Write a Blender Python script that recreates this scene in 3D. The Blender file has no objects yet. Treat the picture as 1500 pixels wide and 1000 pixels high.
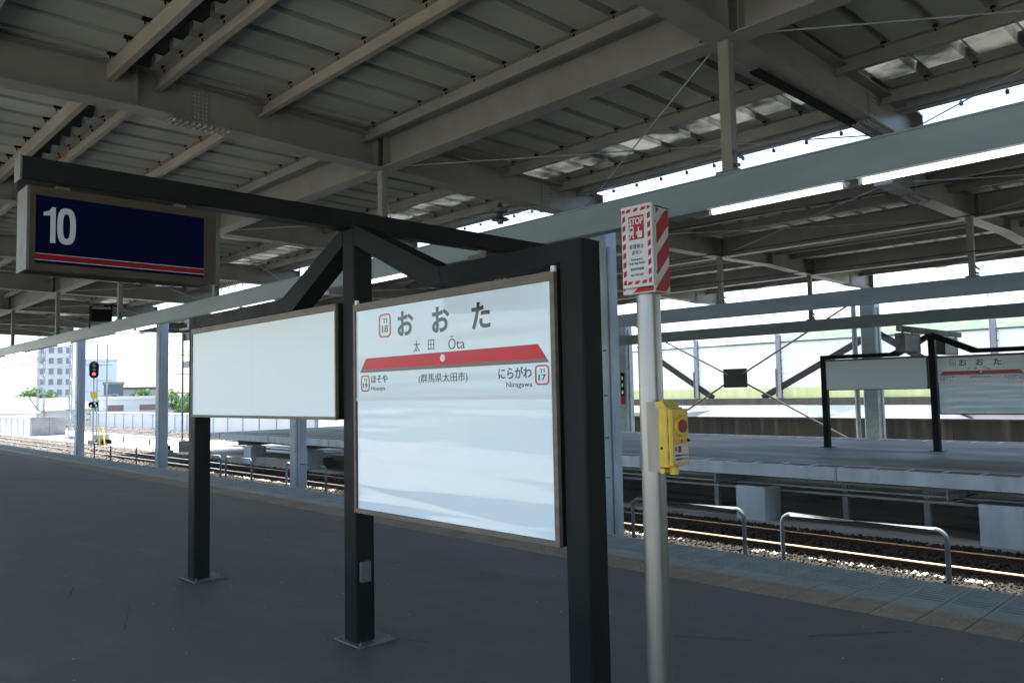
import bpy, math, random
import numpy as np
from mathutils import Vector, Matrix
random.seed(7); rng = np.random.default_rng(7)
SC = bpy.context.scene; COL = SC.collection
R = math.radians

# ------------------------------------------------------------------ camera
cam = bpy.data.cameras.new('camera'); camo = bpy.data.objects.new('camera', cam); COL.objects.link(camo)
SC.camera = camo
cam.sensor_width = 36.0; cam.lens = 27.51; cam.clip_start = 0.05; cam.clip_end = 9000
def _n(v): v = np.array(v, float); return v/np.linalg.norm(v)
_f = 1146.18
_X = -_n([-1110, 97, _f]); _Y = _n([1188, 51, _f]); _Z = np.cross(_X, _Y)
if _Z[1] > 0: _Z = -_Z
_Rm = np.array([_X, _Y, _Z])
M = Matrix.Identity(4)
for i in range(3):
    M[i][0] = _Rm[i, 0]; M[i][1] = -_Rm[i, 1]; M[i][2] = -_Rm[i, 2]
M[2][3] = 1.6
camo.matrix_world = M

# ------------------------------------------------------------------ sky, sun, exposure
SUN_TO = Vector((-0.30, 0.045, 0.95)).normalized()          # direction towards the sun
elev = math.asin(SUN_TO.z)
W = bpy.data.worlds.new("World"); SC.world = W; W.use_nodes = True
nt = W.node_tree; nt.nodes.clear()
sky = nt.nodes.new('ShaderNodeTexSky'); sky.sky_type = 'NISHITA'; sky.sun_disc = False
sky.sun_elevation = elev; sky.sun_rotation = math.atan2(SUN_TO.x, SUN_TO.y)
sky.air_density = 1.0; sky.dust_density = 2.4; sky.ozone_density = 1.0
bg = nt.nodes.new('ShaderNodeBackground'); bg.inputs[1].default_value = 0.15
wo = nt.nodes.new('ShaderNodeOutputWorld')
nt.links.new(sky.outputs[0], bg.inputs[0]); nt.links.new(bg.outputs[0], wo.inputs[0])
sun = bpy.data.lights.new('sun', 'SUN'); sun.energy = 5.0; sun.angle = R(0.53); sun.color = (1, .955, .88)
suno = bpy.data.objects.new('sun', sun); COL.objects.link(suno)
suno.rotation_euler = SUN_TO.to_track_quat('Z', 'Y').to_euler()
SC.view_settings.view_transform = 'Standard'; SC.view_settings.look = 'None'
SC.view_settings.exposure = 2.05; SC.view_settings.gamma = 1.0
SC.view_settings.use_curve_mapping = False
SC.cycles.max_bounces = 10; SC.cycles.diffuse_bounces = 6; SC.cycles.glossy_bounces = 4
SC.cycles.transmission_bounces = 6; SC.cycles.use_denoising = True

# ------------------------------------------------------------------ materials
MATS = {}
BRIGHT = ('sign_acrylic', 'sign_acrylic_lower', 'white_panel', 'barrier_panel', 'mossy_panel', 'white_render', 'tube_light', 'leaf', 'hill_forest', 'yard_concrete', 'sun_patch_stone', 'painted_concrete', 'column_paint')
def mat(name, c1, c2=None, rough=.6, metal=0., scale=3., stretch=(1, 1, 1), bump=0., bscale=None, spec=.5,
        lo=.35, hi=.65, c3=None, s3=.6, lo3=.6, hi3=.75, detail=5., rand=0., rvar=0., trans=0., emit=None, estr=0., coat=0.):
    if name in MATS: return MATS[name]
    m = bpy.data.materials.new(name); m.use_nodes = True; t = m.node_tree; n = t.nodes; l = t.links
    b = n['Principled BSDF']; b.inputs['Roughness'].default_value = rough; b.inputs['Metallic'].default_value = metal
    b.inputs['Specular IOR Level'].default_value = spec
    if coat: b.inputs['Coat Weight'].default_value = coat; b.inputs['Coat Roughness'].default_value = .04
    if name not in BRIGHT:
        q = .82; c1 = tuple(v*q for v in c1); c2 = tuple(v*q for v in c2) if c2 else c2; c3 = tuple(v*q for v in c3) if c3 else c3
    c1 = (*c1, 1)
    geo = n.new('ShaderNodeNewGeometry'); mp = n.new('ShaderNodeMapping'); mp.inputs['Scale'].default_value = stretch
    l.new(geo.outputs['Position'], mp.inputs[0])
    out = None
    def noise(sc, det, lo_, hi_, off=0):
        nz = n.new('ShaderNodeTexNoise'); nz.inputs['Scale'].default_value = sc; nz.inputs['Detail'].default_value = det
        l.new(mp.outputs[0], nz.inputs['Vector'])
        mr = n.new('ShaderNodeMapRange'); mr.inputs[1].default_value = lo_; mr.inputs[2].default_value = hi_
        l.new(nz.outputs[0], mr.inputs[0]); return mr.outputs[0], nz.outputs[0]
    def mix(fac, a, bb, mode='MIX'):
        x = n.new('ShaderNodeMix'); x.data_type = 'RGBA'; x.blend_type = mode
        if isinstance(fac, float): x.inputs[0].default_value = fac
        else: l.new(fac, x.inputs[0])
        for sock, v in ((x.inputs[6], a), (x.inputs[7], bb)):
            if isinstance(v, tuple): sock.default_value = v
            else: l.new(v, sock)
        return x.outputs[2]
    col = c1
    if c2 is not None:
        f, raw = noise(scale, detail, lo, hi); col = mix(f, c1, (*c2, 1))
        if rvar:
            mr = n.new('ShaderNodeMapRange'); mr.inputs[3].default_value = max(.02, rough-rvar); mr.inputs[4].default_value = min(1, rough+rvar)
            l.new(f, mr.inputs[0]); l.new(mr.outputs[0], b.inputs['Roughness'])
    if c3 is not None:
        f3, _ = noise(s3, 6., lo3, hi3); col = mix(f3, col, (*c3, 1))
    if rand:
        oi = n.new('ShaderNodeObjectInfo'); mr = n.new('ShaderNodeMapRange'); mr.inputs[3].default_value = 1-rand; mr.inputs[4].default_value = 1+rand
        l.new(oi.outputs['Random'], mr.inputs[0])
        cc = n.new('ShaderNodeCombineColor'); 
        for k in range(3): l.new(mr.outputs[0], cc.inputs[k])
        col = mix(1.0, col, cc.outputs[0], 'MULTIPLY')
    if isinstance(col, tuple): b.inputs['Base Color'].default_value = col
    else: l.new(col, b.inputs['Base Color'])
    if bump:
        nz = n.new('ShaderNodeTexNoise'); nz.inputs['Scale'].default_value = bscale or scale*8; nz.inputs['Detail'].default_value = 4
        l.new(mp.outputs[0], nz.inputs['Vector']); bp = n.new('ShaderNodeBump'); bp.inputs['Strength'].default_value = bump; bp.inputs['Distance'].default_value = .02
        l.new(nz.outputs[0], bp.inputs['Height']); l.new(bp.outputs[0], b.inputs['Normal'])
    if trans:
        tr = n.new('ShaderNodeBsdfTranslucent'); 
        if isinstance(col, tuple): tr.inputs[0].default_value = col
        else: l.new(col, tr.inputs[0])
        ms = n.new('ShaderNodeMixShader'); ms.inputs[0].default_value = trans
        l.new(b.outputs[0], ms.inputs[1]); l.new(tr.outputs[0], ms.inputs[2]); l.new(ms.outputs[0], n['Material Output'].inputs[0])
    if emit:
        b.inputs['Emission Color'].default_value = (*emit, 1); b.inputs['Emission Strength'].default_value = estr
    MATS[name] = m; return m

asphalt = mat('platform_asphalt', (.074, .083, .071), (.135, .144, .126), rough=.72, scale=1.3, stretch=(.55, 1.4, 1), lo=.3, hi=.7, detail=9., bump=.5, bscale=110, c3=(.15, .152, .138), s3=2.7, lo3=.54, hi3=.85, rvar=.12)
asphalt_far = mat('far_asphalt', (.072, .076, .062), (.112, .117, .098), rough=.65, scale=.8, stretch=(.35, 1.6, 1), bump=.2, bscale=60, rvar=.1)
tactile = mat('tactile_tile', (.38, .315, .21), (.29, .25, .18), rough=.75, scale=9, rand=.13, bump=.2, bscale=120)
conc_edge = mat('edge_concrete', (.34, .385, .37), (.27, .31, .30), rough=.7, scale=6, rand=.08, bump=.2, bscale=90)
groove_dark = mat('groove_dark', (.012, .014, .015), (.022, .025, .026), rough=.8, scale=12)
conc = mat('concrete', (.34, .34, .33), (.24, .245, .24), rough=.85, scale=1.5, bump=.3, bscale=30)
conc_blue = mat('painted_concrete', (.52, .59, .63), (.40, .45, .49), rough=.55, scale=2.5, stretch=(1, 1, .3), bump=.1, bscale=20, c3=(.22, .23, .23), s3=3, lo3=.62, hi3=.8)
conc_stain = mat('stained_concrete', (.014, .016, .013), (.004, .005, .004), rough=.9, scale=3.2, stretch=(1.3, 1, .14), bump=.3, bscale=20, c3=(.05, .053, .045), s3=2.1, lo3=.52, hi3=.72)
steel = mat('canopy_paint', (.245, .25, .225), (.20, .205, .18), rough=.45, scale=2.2, bump=.05, c3=(.22, .19, .15), s3=5, lo3=.68, hi3=.85)
steel_rust = mat('purlin_paint', (.32, .30, .255), (.25, .235, .20), rough=.5, scale=2.5, stretch=(.4, 1, 1), c3=(.30, .17, .085), s3=2.6, lo3=.64, hi3=.74, rand=.1)
deckm = mat('roof_sheet', (.43, .46, .405), (.33, .355, .31), rough=.42, metal=.0, scale=.9, stretch=(1.6, .5, 1), rand=.1, bump=.12, bscale=1.2, rvar=.1)
lightpatchm = mat('light_patch_sheet', (.24, .25, .22), (.03, .034, .032), rough=.3, scale=1.8, lo=.40, hi=.60, trans=.2, rand=.25)  # translucent stand-in for light patches on the deck, their gradient painted as noise
bluegray = mat('bluegray_paint', (.27, .345, .375), (.225, .295, .32), rough=.42, scale=2.5, stretch=(.5, 1, 2), c3=(.22, .26, .28), s3=4, lo3=.7, hi3=.85)
colpaint = mat('column_paint', (.43, .52, .60), (.36, .44, .51), rough=.45, scale=2, stretch=(1, 1, .5), c3=(.25, .29, .32), s3=5, lo3=.7, hi3=.85)
blacksteel = mat('black_steel', (.017, .021, .021), (.025, .029, .029), spec=.05, rough=.45, scale=4, stretch=(1, 1, .4), c3=(.045, .048, .045), s3=7, lo3=.7, hi3=.9, bump=.05, bscale=60, rvar=.1)
blackmat = mat('black_rubber', (.004, .004, .005), spec=.15, rough=.7)
bronze = mat('bronze_frame', (.20, .178, .15), (.15, .134, .112), rough=.5, metal=.0, spec=.25, scale=6, stretch=(1, 1, 3))
bronze_dk = mat('dark_bronze', (.016, .014, .011), (.024, .021, .017), spec=.15, rough=.5, metal=.0, scale=5)
alu = mat('aluminium', (.27, .265, .235), (.20, .197, .175), rough=.4, metal=.6, scale=3, stretch=(4, 4, .6))
stainless = mat('stainless_pole', (.40, .41, .40), (.27, .275, .265), rough=.33, metal=.8, scale=3, stretch=(1, 1, .35), c3=(.30, .26, .2), s3=3.5, lo3=.66, hi3=.85, bump=.02, rvar=.08)
galv = mat('galvanised', (.42, .46, .48), (.32, .35, .37), rough=.5, metal=.35, scale=5)
darkgalv = mat('dull_galvanised', (.20, .23, .245), (.13, .15, .16), rough=.6, metal=.2, scale=5)
def board_mat(name, c, wav=.0, rough=.06, coat=0):
    m = mat(name, c, tuple(x*.97 for x in c), rough=rough, scale=.8, spec=.42, coat=coat)
    if wav:
        t = m.node_tree; n = t.nodes; l = t.links
        nz = n.new('ShaderNodeTexNoise'); nz.inputs['Scale'].default_value = 1.3; nz.inputs['Detail'].default_value = 1.5
        g = n.new('ShaderNodeNewGeometry'); mp = n.new('ShaderNodeMapping'); mp.inputs['Scale'].default_value = (.35, 1, 5.0)
        l.new(g.outputs['Position'], mp.inputs[0]); l.new(mp.outputs[0], nz.inputs['Vector'])
        bp = n.new('ShaderNodeBump'); bp.inputs['Strength'].default_value = wav; bp.inputs['Distance'].default_value = .05
        l.new(nz.outputs[0], bp.inputs['Height']); l.new(bp.outputs[0], n['Principled BSDF'].inputs['Normal'])
    return m
acrylic = board_mat('sign_acrylic', (.65, .78, .82), .2)
acrylic2 = board_mat('sign_acrylic_lower', (.74, .87, .92), .30, .05)
whitep = board_mat('white_panel', (.70, .79, .80), 0, .35)
lettm = mat('sign_ink', (.025, .03, .035), rough=.12)
redm = mat('sign_red', (.66, .028, .05), rough=.2, spec=.25)
pinkm = mat('badge_red', (.60, .08, .10), rough=.1)
greym = mat('sign_grey_band', (.10, .13, .14), rough=.1)
whitem = mat('sign_white', (.75, .80, .82), rough=.2)
navy = mat('navy_face', (.0035, .005, .032), rough=.4, spec=.04)
num_white = mat('numeral_white', (.55, .62, .63), rough=.3)
crimson = mat('crimson_band', (.26, .006, .018), rough=.4, spec=.2)
stopred = mat('stop_red', (.33, .008, .02), rough=.4, spec=.25)
stopwhite = mat('stop_white', (.55, .56, .55), (.48, .49, .48), rough=.4, scale=8)
yellow = mat('yellow_enamel', (.62, .43, .02), (.55, .38, .018), rough=.35, scale=8)
yellow_dk = mat('worn_yellow', (.62, .46, .06), rough=.5)
tubem = mat('tube_light', (.9, .9, .9), rough=.3, emit=(1, .98, .93), estr=1.6)
railm = mat('rail_web', (.13, .065, .035), (.08, .045, .03), rough=.8, scale=8)
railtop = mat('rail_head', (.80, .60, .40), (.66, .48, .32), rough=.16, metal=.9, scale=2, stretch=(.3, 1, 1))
sleeperm = mat('sleeper', (.17, .16, .15), (.12, .115, .11), rough=.9, scale=4, rand=.1)
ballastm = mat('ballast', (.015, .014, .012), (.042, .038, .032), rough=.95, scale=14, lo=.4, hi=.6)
sunpatch = mat('sun_patch_stone', (.55, .53, .48), (.45, .43, .39), rough=.8, scale=20)
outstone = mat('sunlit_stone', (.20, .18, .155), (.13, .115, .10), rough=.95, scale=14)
ballast_bed = mat('ballast_bed', (.025, .023, .020), (.05, .047, .042), rough=.95, scale=18, bump=.9, bscale=25)
deck_conc = mat('viaduct_slab', (.52, .49, .42), (.34, .32, .285), rough=.85, scale=1.3, stretch=(.6, 1.1, 1), bump=.3, bscale=12, c3=(.20, .19, .17), s3=1.3, lo3=.54, hi3=.64)
ground_m = mat('town_ground', (.14, .14, .13), (.09, .10, .08), rough=.95, scale=.05)
panelm = mat('barrier_panel', (.94, .93, .87), (.90, .89, .83), rough=.5, scale=1.2, trans=.85)
panelg = mat('mossy_panel', (.82, .83, .60), (.72, .75, .50), rough=.6, scale=2.5, stretch=(1.5, 1, .4), trans=.8)
leafm = mat('leaf', (.055, .12, .03), (.10, .19, .05), rough=.7, scale=1.5, trans=.3, rand=0)
barkm = mat('bark', (.12, .09, .07), rough=.9)
hillm = mat('hill_forest', (.05, .095, .045), (.10, .15, .075), rough=1, scale=.012, bump=0, c3=(.035, .07, .05), s3=.03, lo3=.45, hi3=.6)
glass = mat('dark_glass', (.06, .08, .10), rough=.08, spec=.8)
whitewall = mat('white_render', (.72, .71, .68), (.66, .65, .62), rough=.85, scale=.3, rand=.04)
shutter = mat('brown_shutter', (.30, .19, .16), rough=.7)
roof_blue = mat('blue_roof', (.12, .17, .20), rough=.5, rand=.1)
roof_grey = mat('grey_roof', (.13, .135, .14), (.09, .095, .10), rough=.8, scale=.8, rand=.15)
roof_red = mat('red_roof', (.20, .09, .06), rough=.7, rand=.1)
lamp_red = mat('red_aspect', (.8, .03, .04), rough=.3, emit=(1, .05, .06), estr=1.2)
lampoff = mat('dark_lens', (.30, .26, .25), rough=.2)
wirem = mat('wire', (.02, .02, .022), rough=.6)

# ------------------------------------------------------------------ mesh helpers
class MB:
    def __init__(s): s.v = []; s.f = []; s.m = []
    def add(s, vs, fs, mi=0):
        o = len(s.v); s.v += [tuple(x) for x in vs]; s.f += [tuple(i+o for i in f) for f in fs]; s.m += [mi]*len(fs); return s
    def box(s, x0, x1, y0, y1, z0, z1, mi=0):
        vs = [(x0,y0,z0),(x1,y0,z0),(x1,y1,z0),(x0,y1,z0),(x0,y0,z1),(x1,y0,z1),(x1,y1,z1),(x0,y1,z1)]
        return s.add(vs, [(0,3,2,1),(4,5,6,7),(0,1,5,4),(1,2,6,5),(2,3,7,6),(3,0,4,7)], mi)
    def cbox(s, x0, x1, y0, y1, z0, z1, c=.004, mi=0, ax='z'):
        # box with its four edges along ax chamfered
        if ax == 'z': A, B, L = (x0, x1), (y0, y1), (z0, z1)
        elif ax == 'x': A, B, L = (y0, y1), (z0, z1), (x0, x1)
        else: A, B, L = (z0, z1), (x0, x1), (y0, y1)
        p = [(A[0]+c,B[0]),(A[1]-c,B[0]),(A[1],B[0]+c),(A[1],B[1]-c),(A[1]-c,B[1]),(A[0]+c,B[1]),(A[0],B[1]-c),(A[0],B[0]+c)]
        def q(a, b, l): return (a, b, l) if ax == 'z' else ((l, a, b) if ax == 'x' else (b, l, a))
        vs = [q(a, b, L[0]) for a, b in p]+[q(a, b, L[1]) for a, b in p]
        fs = [tuple(range(7, -1, -1)), tuple(range(8, 16))]+[(i, (i+1) % 8, (i+1) % 8+8, i+8) for i in range(8)]
        return s.add(vs, fs, mi)
    def bar(s, p0, p1, w, h, up=(0, 0, 1), mi=0):
        # rectangular bar between centres; w sideways, h along up
        p0 = Vector(p0); p1 = Vector(p1); d = (p1-p0).normalized(); u = Vector(up); sd = d.cross(u).normalized(); u = sd.cross(d).normalized()
        vs = []
        for p in (p0, p1):
            for a, b in ((-1,-1),(1,-1),(1,1),(-1,1)): vs.append(p+sd*(a*w/2)+u*(b*h/2))
        return s.add(vs, [(0,3,2,1),(4,5,6,7),(0,1,5,4),(1,2,6,5),(2,3,7,6),(3,0,4,7)][:2]+[(i,(i+1)%4,(i+1)%4+4,i+4) for i in range(4)], mi)
    def tube(s, pts, r, n=8, mi=0, cap=True):
        pts = [Vector(p) for p in pts]; rr = r if isinstance(r, (list, tuple)) else [r]*len(pts); base = len(s.v)
        ref = Vector((0, 0, 1))
        if abs((pts[1]-pts[0]).normalized().dot(ref)) > .95: ref = Vector((1, 0, 0))
        vs = []
        for i, p in enumerate(pts):
            d = (pts[min(i+1, len(pts)-1)]-pts[max(i-1, 0)]).normalized(); a = d.cross(ref).normalized(); b = d.cross(a).normalized()
            for k in range(n):
                t = 2*math.pi*k/n; vs.append(p+(a*math.cos(t)+b*math.sin(t))*rr[i])
        fs = [(i*n+k, i*n+(k+1) % n, (i+1)*n+(k+1) % n, (i+1)*n+k) for i in range(len(pts)-1) for k in range(n)]
        if cap: fs += [tuple(range(n-1, -1, -1)), tuple((len(pts)-1)*n+k for k in range(n))]
        return s.add(vs, fs, mi)
    def ibeam(s, p0, p1, w, h, tw=.012, tf=.016, mi=0):
        # I section, p0/p1 = centre of the underside
        p0 = Vector(p0); p1 = Vector(p1); z = Vector((0, 0, 1))
        s.bar(p0+z*tf/2, p1+z*tf/2, w, tf, mi=mi); s.bar(p0+z*(h-tf/2), p1+z*(h-tf/2), w, tf, mi=mi)
        s.bar(p0+z*h/2, p1+z*h/2, tw, h-2*tf, mi=mi); return s
    def mesh(s, name, mats):
        me = bpy.data.meshes.new(name); me.from_pydata(s.v, [], s.f)
        for m in (mats if isinstance(mats, (list, tuple)) else [mats]): me.materials.append(m)
        if len(me.materials) > 1: me.polygons.foreach_set('material_index', s.m)
        me.update(); return me
    def build(s, name, mats, parent=None, smooth=False, loc=None):
        me = s.mesh(name, mats); return link(name, me, parent, smooth, loc)
def link(name, me, parent=None, smooth=False, loc=None, rot=None):
    o = bpy.data.objects.new(name, me); COL.objects.link(o)
    if parent: o.parent = parent
    if loc is not None: o.location = loc
    if rot is not None: o.rotation_euler = rot
    if smooth:
        me.polygons.foreach_set('use_smooth', [True]*len(me.polygons))
        try: me.set_sharp_from_angle(angle=R(35))
        except Exception: pass
    return o
def tag(o, label=None, cat=None, group=None, kind=None):
    if label: o['label'] = label
    if cat: o['category'] = cat
    if group: o['group'] = group
    if kind: o['kind'] = kind
    return o
def thing(name, label, cat, loc=(0, 0, 0), group=None, kind=None, rz=0):
    o = bpy.data.objects.new(name, None); COL.objects.link(o); o.location = loc; o.rotation_euler = (0, 0, rz); o.empty_display_size = .2
    return tag(o, label, cat, group, kind)
def copy_tree(o, parent=None):
    c = o.copy(); COL.objects.link(c)
    if parent: c.parent = parent
    for ch in list(o.children): copy_tree(ch, c)
    return c
_tc = {}
def text_mesh(body, h, bold=0., xs=1., extr=.0006, spacing=1.):
    c = bpy.data.curves.new('t', 'FONT'); c.body = body; c.size = h; c.extrude = extr; c.offset = bold; c.align_x = 'CENTER'; c.space_character = spacing; c.resolution_u = 3
    o = bpy.data.objects.new('t', c); COL.objects.link(o)
    bpy.context.view_layer.update()
    me = bpy.data.meshes.new_from_object(o.evaluated_get(bpy.context.evaluated_depsgraph_get()))
    bpy.data.objects.remove(o); bpy.data.curves.remove(c)
    n = len(me.vertices); a = np.empty(n*3); me.vertices.foreach_get('co', a); a = a.reshape(-1, 3)
    a[:, 0] *= xs; cx = (a[:, 0].min()+a[:, 0].max())/2; cy = (a[:, 1].min()+a[:, 1].max())/2
    a[:, 0] -= cx; a[:, 1] -= cy; me.vertices.foreach_set('co', a.ravel()); me.update()
    return me, a[:, 0].max()*2, a[:, 1].max()*2
def text_fit(body, w, h, m, loc, rot, parent, bold=0., extr=.0006, name='lettering'):
    me, tw, th = text_mesh(body, h, bold*h, 1, extr)
    n = len(me.vertices); a = np.empty(n*3); me.vertices.foreach_get('co', a); a = a.reshape(-1, 3)
    a[:, 0] *= w/tw; a[:, 1] *= h/th; me.vertices.foreach_set('co', a.ravel()); me.update()
    me.materials.clear(); me.materials.append(m)
    return link(name, me, parent, loc=loc, rot=rot)
FRONT = (R(90), 0, 0)           # readable from -y
PLUSX = (R(90), 0, R(90))       # readable from +x
def prism(mb, pts, axis, a0, a1, mi=0):
    # flat outline (u,v) extruded; axis 'y': u=x v=z ; axis 'x': u=y v=z
    n = len(pts)
    f = (lambda u, v, a: (u, a, v)) if axis == 'y' else (lambda u, v, a: (a, u, v))
    vs = [f(u, v, a0) for u, v in pts]+[f(u, v, a1) for u, v in pts]
    return mb.add(vs, [tuple(range(n)), tuple(range(2*n-1, n-1, -1))]+[(i, i+n, (i+1) % n+n, (i+1) % n) for i in range(n)], mi)

def fz_(x, y): return math.atan2(y, x)-math.pi/2
# ------------------------------------------------------------------ setting: ground, viaduct, ballast
XL, XR = -62.0, 9.0
MB().add([(-3200,-400,-9),(700,-400,-9),(700,3400,-9),(-3200,3400,-9)], [(0,1,2,3)]).build('ground', ground_m)['kind'] = 'structure'
vd = MB().box(-130, 60, -26, 30.2, -2.2, -1.34).build('viaduct_deck', deck_conc); vd['kind'] = 'structure'  # widened behind the viewer, an added pale surface that bounces sunlight up
def bedstrip(name, y0, y1, x0, x1, z=-1.14):
    m = MB(); m.add([(x0,y0-.25,-1.34),(x1,y0-.25,-1.34),(x1,y0,z),(x0,y0,z),(x1,y1,z),(x0,y1,z),(x1,y1+.25,-1.34),(x0,y1+.25,-1.34)], [(0,1,2,3),(3,2,4,5),(5,4,6,7)])
    o = m.build(name, ballast_bed); o['kind'] = 'structure'; return o
bedstrip('ballast_bed', 7.3, 14.45, -130, 30); bedstrip('ballast_bed', 22.9, 29.3, -130, -36)
# the slab under the far platform
MB().box(-36, 30, 14.75, 23.6, -1.33, -1.1).build('under_platform_slab', deck_conc)['kind'] = 'structure'
yard = MB().box(-130, -36.3, 14.75, 22.6, -1.33, -1.12).build('yard_slab', mat('yard_concrete', (.42, .41, .37), (.32, .31, .28), rough=.9, scale=.6, bump=.3, bscale=6)); yard['kind'] = 'structure'

def stones(name, n, fx, fy, z, size, seed, parent=None, mtl=None):
    r = np.random.default_rng(seed); x = fx(r, n); y = fy(r, n)
    s = size*(.6+.8*r.random(n)); oc = np.array([(1,0,0),(-1,0,0),(0,1,0),(0,-1,0),(0,0,1),(0,0,-1)], float)
    V = oc[None]*(.6+.7*r.random((n, 6, 1)))*s[:, None, None]; V += (r.random((n, 6, 3))-.5)*s[:, None, None]*.5; V[..., 2] *= .8
    V[..., 0] += x[:, None]; V[..., 1] += y[:, None]; V[..., 2] += (z+r.random(n)*size*1.1)[:, None]
    F0 = np.array([(0,2,4),(2,1,4),(1,3,4),(3,0,4),(2,0,5),(1,2,5),(3,1,5),(0,3,5)])
    F = (F0[None]+6*np.arange(n)[:, None, None]).reshape(-1, 3)
    me = bpy.data.meshes.new(name); me.vertices.add(n*6); me.vertices.foreach_set('co', V.ravel())
    me.loops.add(F.size); me.loops.foreach_set('vertex_index', F.ravel().astype(np.int32))
    me.polygons.add(len(F)); me.polygons.foreach_set('loop_start', np.arange(0, F.size, 3, dtype=np.int32)); me.update(calc_edges=True); me.validate()
    me.materials.append(mtl or ballastm); o = link(name, me, parent); o['kind'] = 'stuff'; return o
tri = lambda a, b: (lambda r, n: a+(b-a)*r.random(n))
near = lambda x0, x1, p: (lambda r, n: x1-(x1-x0)*r.random(n)**p)
g1 = stones('ballast_stones', 36000, near(-34, 1.5, 1.5), tri(10.9, 12.75), -1.13, .032, 1)
tag(g1, 'loose crushed stone between the two tracks in front of the platform', 'gravel')
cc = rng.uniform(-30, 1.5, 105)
g5 = stones('sun_patch_stones', 1150, lambda r, n: (lambda i: cc[i]+r.normal(size=n)*.11)(r.integers(len(cc), size=n)), lambda r, n: 11.95+r.normal(size=n)*.035, -1.095, .027, 9, mtl=sunpatch)  # sun patches on the dark gravel, put in as pale-coloured stones
tag(g5, 'broken line of pale stones coloured as patches of sunlight beside the golden rail', 'gravel')
g2 = stones('ballast_stones', 22000, near(-40, 1.5, 1.3), tri(12.8, 14.5), -1.13, .034, 2)
tag(g2, 'crushed stone between and behind the rails of the far track', 'gravel')
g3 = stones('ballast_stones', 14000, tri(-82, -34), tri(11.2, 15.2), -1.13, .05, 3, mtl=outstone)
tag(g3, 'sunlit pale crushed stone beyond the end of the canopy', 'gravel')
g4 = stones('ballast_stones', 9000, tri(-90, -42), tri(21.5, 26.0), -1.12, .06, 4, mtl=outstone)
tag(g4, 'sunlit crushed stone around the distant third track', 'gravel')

# ------------------------------------------------------------------ tracks
def track(label, yc, x0, x1, zt, pieces=True):
    t = thing('railway_track', label, 'railway track', (0, yc, 0))
    for s in (-1, 1):
        m = MB(); yy = s*.5665
        pr = [(-.063,0),(.063,0),(.063,.012),(.012,.03),(.009,.11),(.0325,.118),(.0325,.140),(.018,.153),(-.018,.153),(-.0325,.140),(-.0325,.118),(-.009,.11),(-.012,.03),(-.063,.012)]
        n = len(pr); vs = [(x, yy+a, zt-.153+b) for x in (x0, x1) for a, b in pr]
        fs = [(i, (i+1) % n, (i+1) % n+n, i+n) for i in range(n)]
        m.add(vs, fs); m.m = [1 if i in (6, 7, 8, 5, 9) else 0 for i in range(n)]
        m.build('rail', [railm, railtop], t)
    if pieces:
        me = MB().cbox(-.11, .11, -1.0, 1.0, zt-.153-.17, zt-.155, .02, ax='y').mesh('sleeper', sleeperm)
        x = x1-.3; c = 0
        while x > x0 and c < 150:
            link('sleeper', me, t, loc=(x, 0, 0)); x -= .62; c += 1
    return t
track('near track hidden below the edge of our platform', 8.75, -115, 25, -1.0, False)
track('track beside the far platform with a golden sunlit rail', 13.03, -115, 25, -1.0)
track('distant third track running behind the yard in full sun', 24.1, -115, -38, -1.0)
track('track on the other side of our platform behind the viewer', -3.0, -60, 25, -1.0, False)

# ------------------------------------------------------------------ our platform
plat = MB().box(-62, 26, -1.03, 5.68, -.35, 0).box(-62, 26, 5.681, 6.90, -.35, -.062).build('platform', [asphalt]); plat['kind'] = 'structure'
MB().box(-62, 26, -.8, 5.5, -1.339, -.351).build('platform_wall', conc, plat)
# tactile tile: 0.3 m, raised domes
tm = MB(); tm.cbox(-.147, .147, 5.683, 6.078, -.06, .002, .004)
for i in range(5):
    for j in range(6):
        cx = -.12+i*.06; cy = 5.725+j*.062; r0 = .016; r1 = .010; k = 6; h0 = .002; h1 = .0075
        vs = [(cx+r0*math.cos(2*math.pi*a/k), cy+r0*math.sin(2*math.pi*a/k), h0) for a in range(k)]+[(cx+r1*math.cos(2*math.pi*a/k), cy+r1*math.sin(2*math.pi*a/k), h1) for a in range(k)]
        tm.add(vs, [tuple(range(k, 2*k))]+[(a, (a+1) % k, (a+1) % k+k, a+k) for a in range(k)])
tme = tm.mesh('tactile_tile', tactile)
em = MB(); em.box(-.147, .147, 6.081, 6.31, -.06, 0)
em.box(-.147, .147, 6.31, 6.93, -.06, -.007, 1)
ng = 8
for i in range(ng):
    y0 = 6.315+i*(.58/ng); em.box(-.125, .125, y0, y0+.58/ng*.5, -.0071, 0)
em.box(-.147, -.125, 6.31, 6.93, -.0069, 0); em.box(.125, .147, 6.31, 6.93, -.0069, 0); em.box(-.125, .125, 6.895, 6.93, -.0069, 0)
eme = em.mesh('edge_block', [conc_edge, groove_dark])
for k in range(125):
    x = 2.0-.303*k+.067
    link('tactile_tile', tme, plat, loc=(x, 0, random.uniform(-.001, .001))); link('edge_block', eme, plat, loc=(x, 0, random.uniform(-.001, .0005)))
MB().box(-62, x-.16, 5.683, 6.08, -.06, .002).box(2.3, 26, 5.683, 6.08, -.06, .002).build('tactile_strip', tactile, plat)
MB().box(-62, x-.16, 6.083, 6.93, -.06, 0).box(2.3, 26, 6.083, 6.93, -.06, 0).build('edge_strip', conc_edge, plat)
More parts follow.
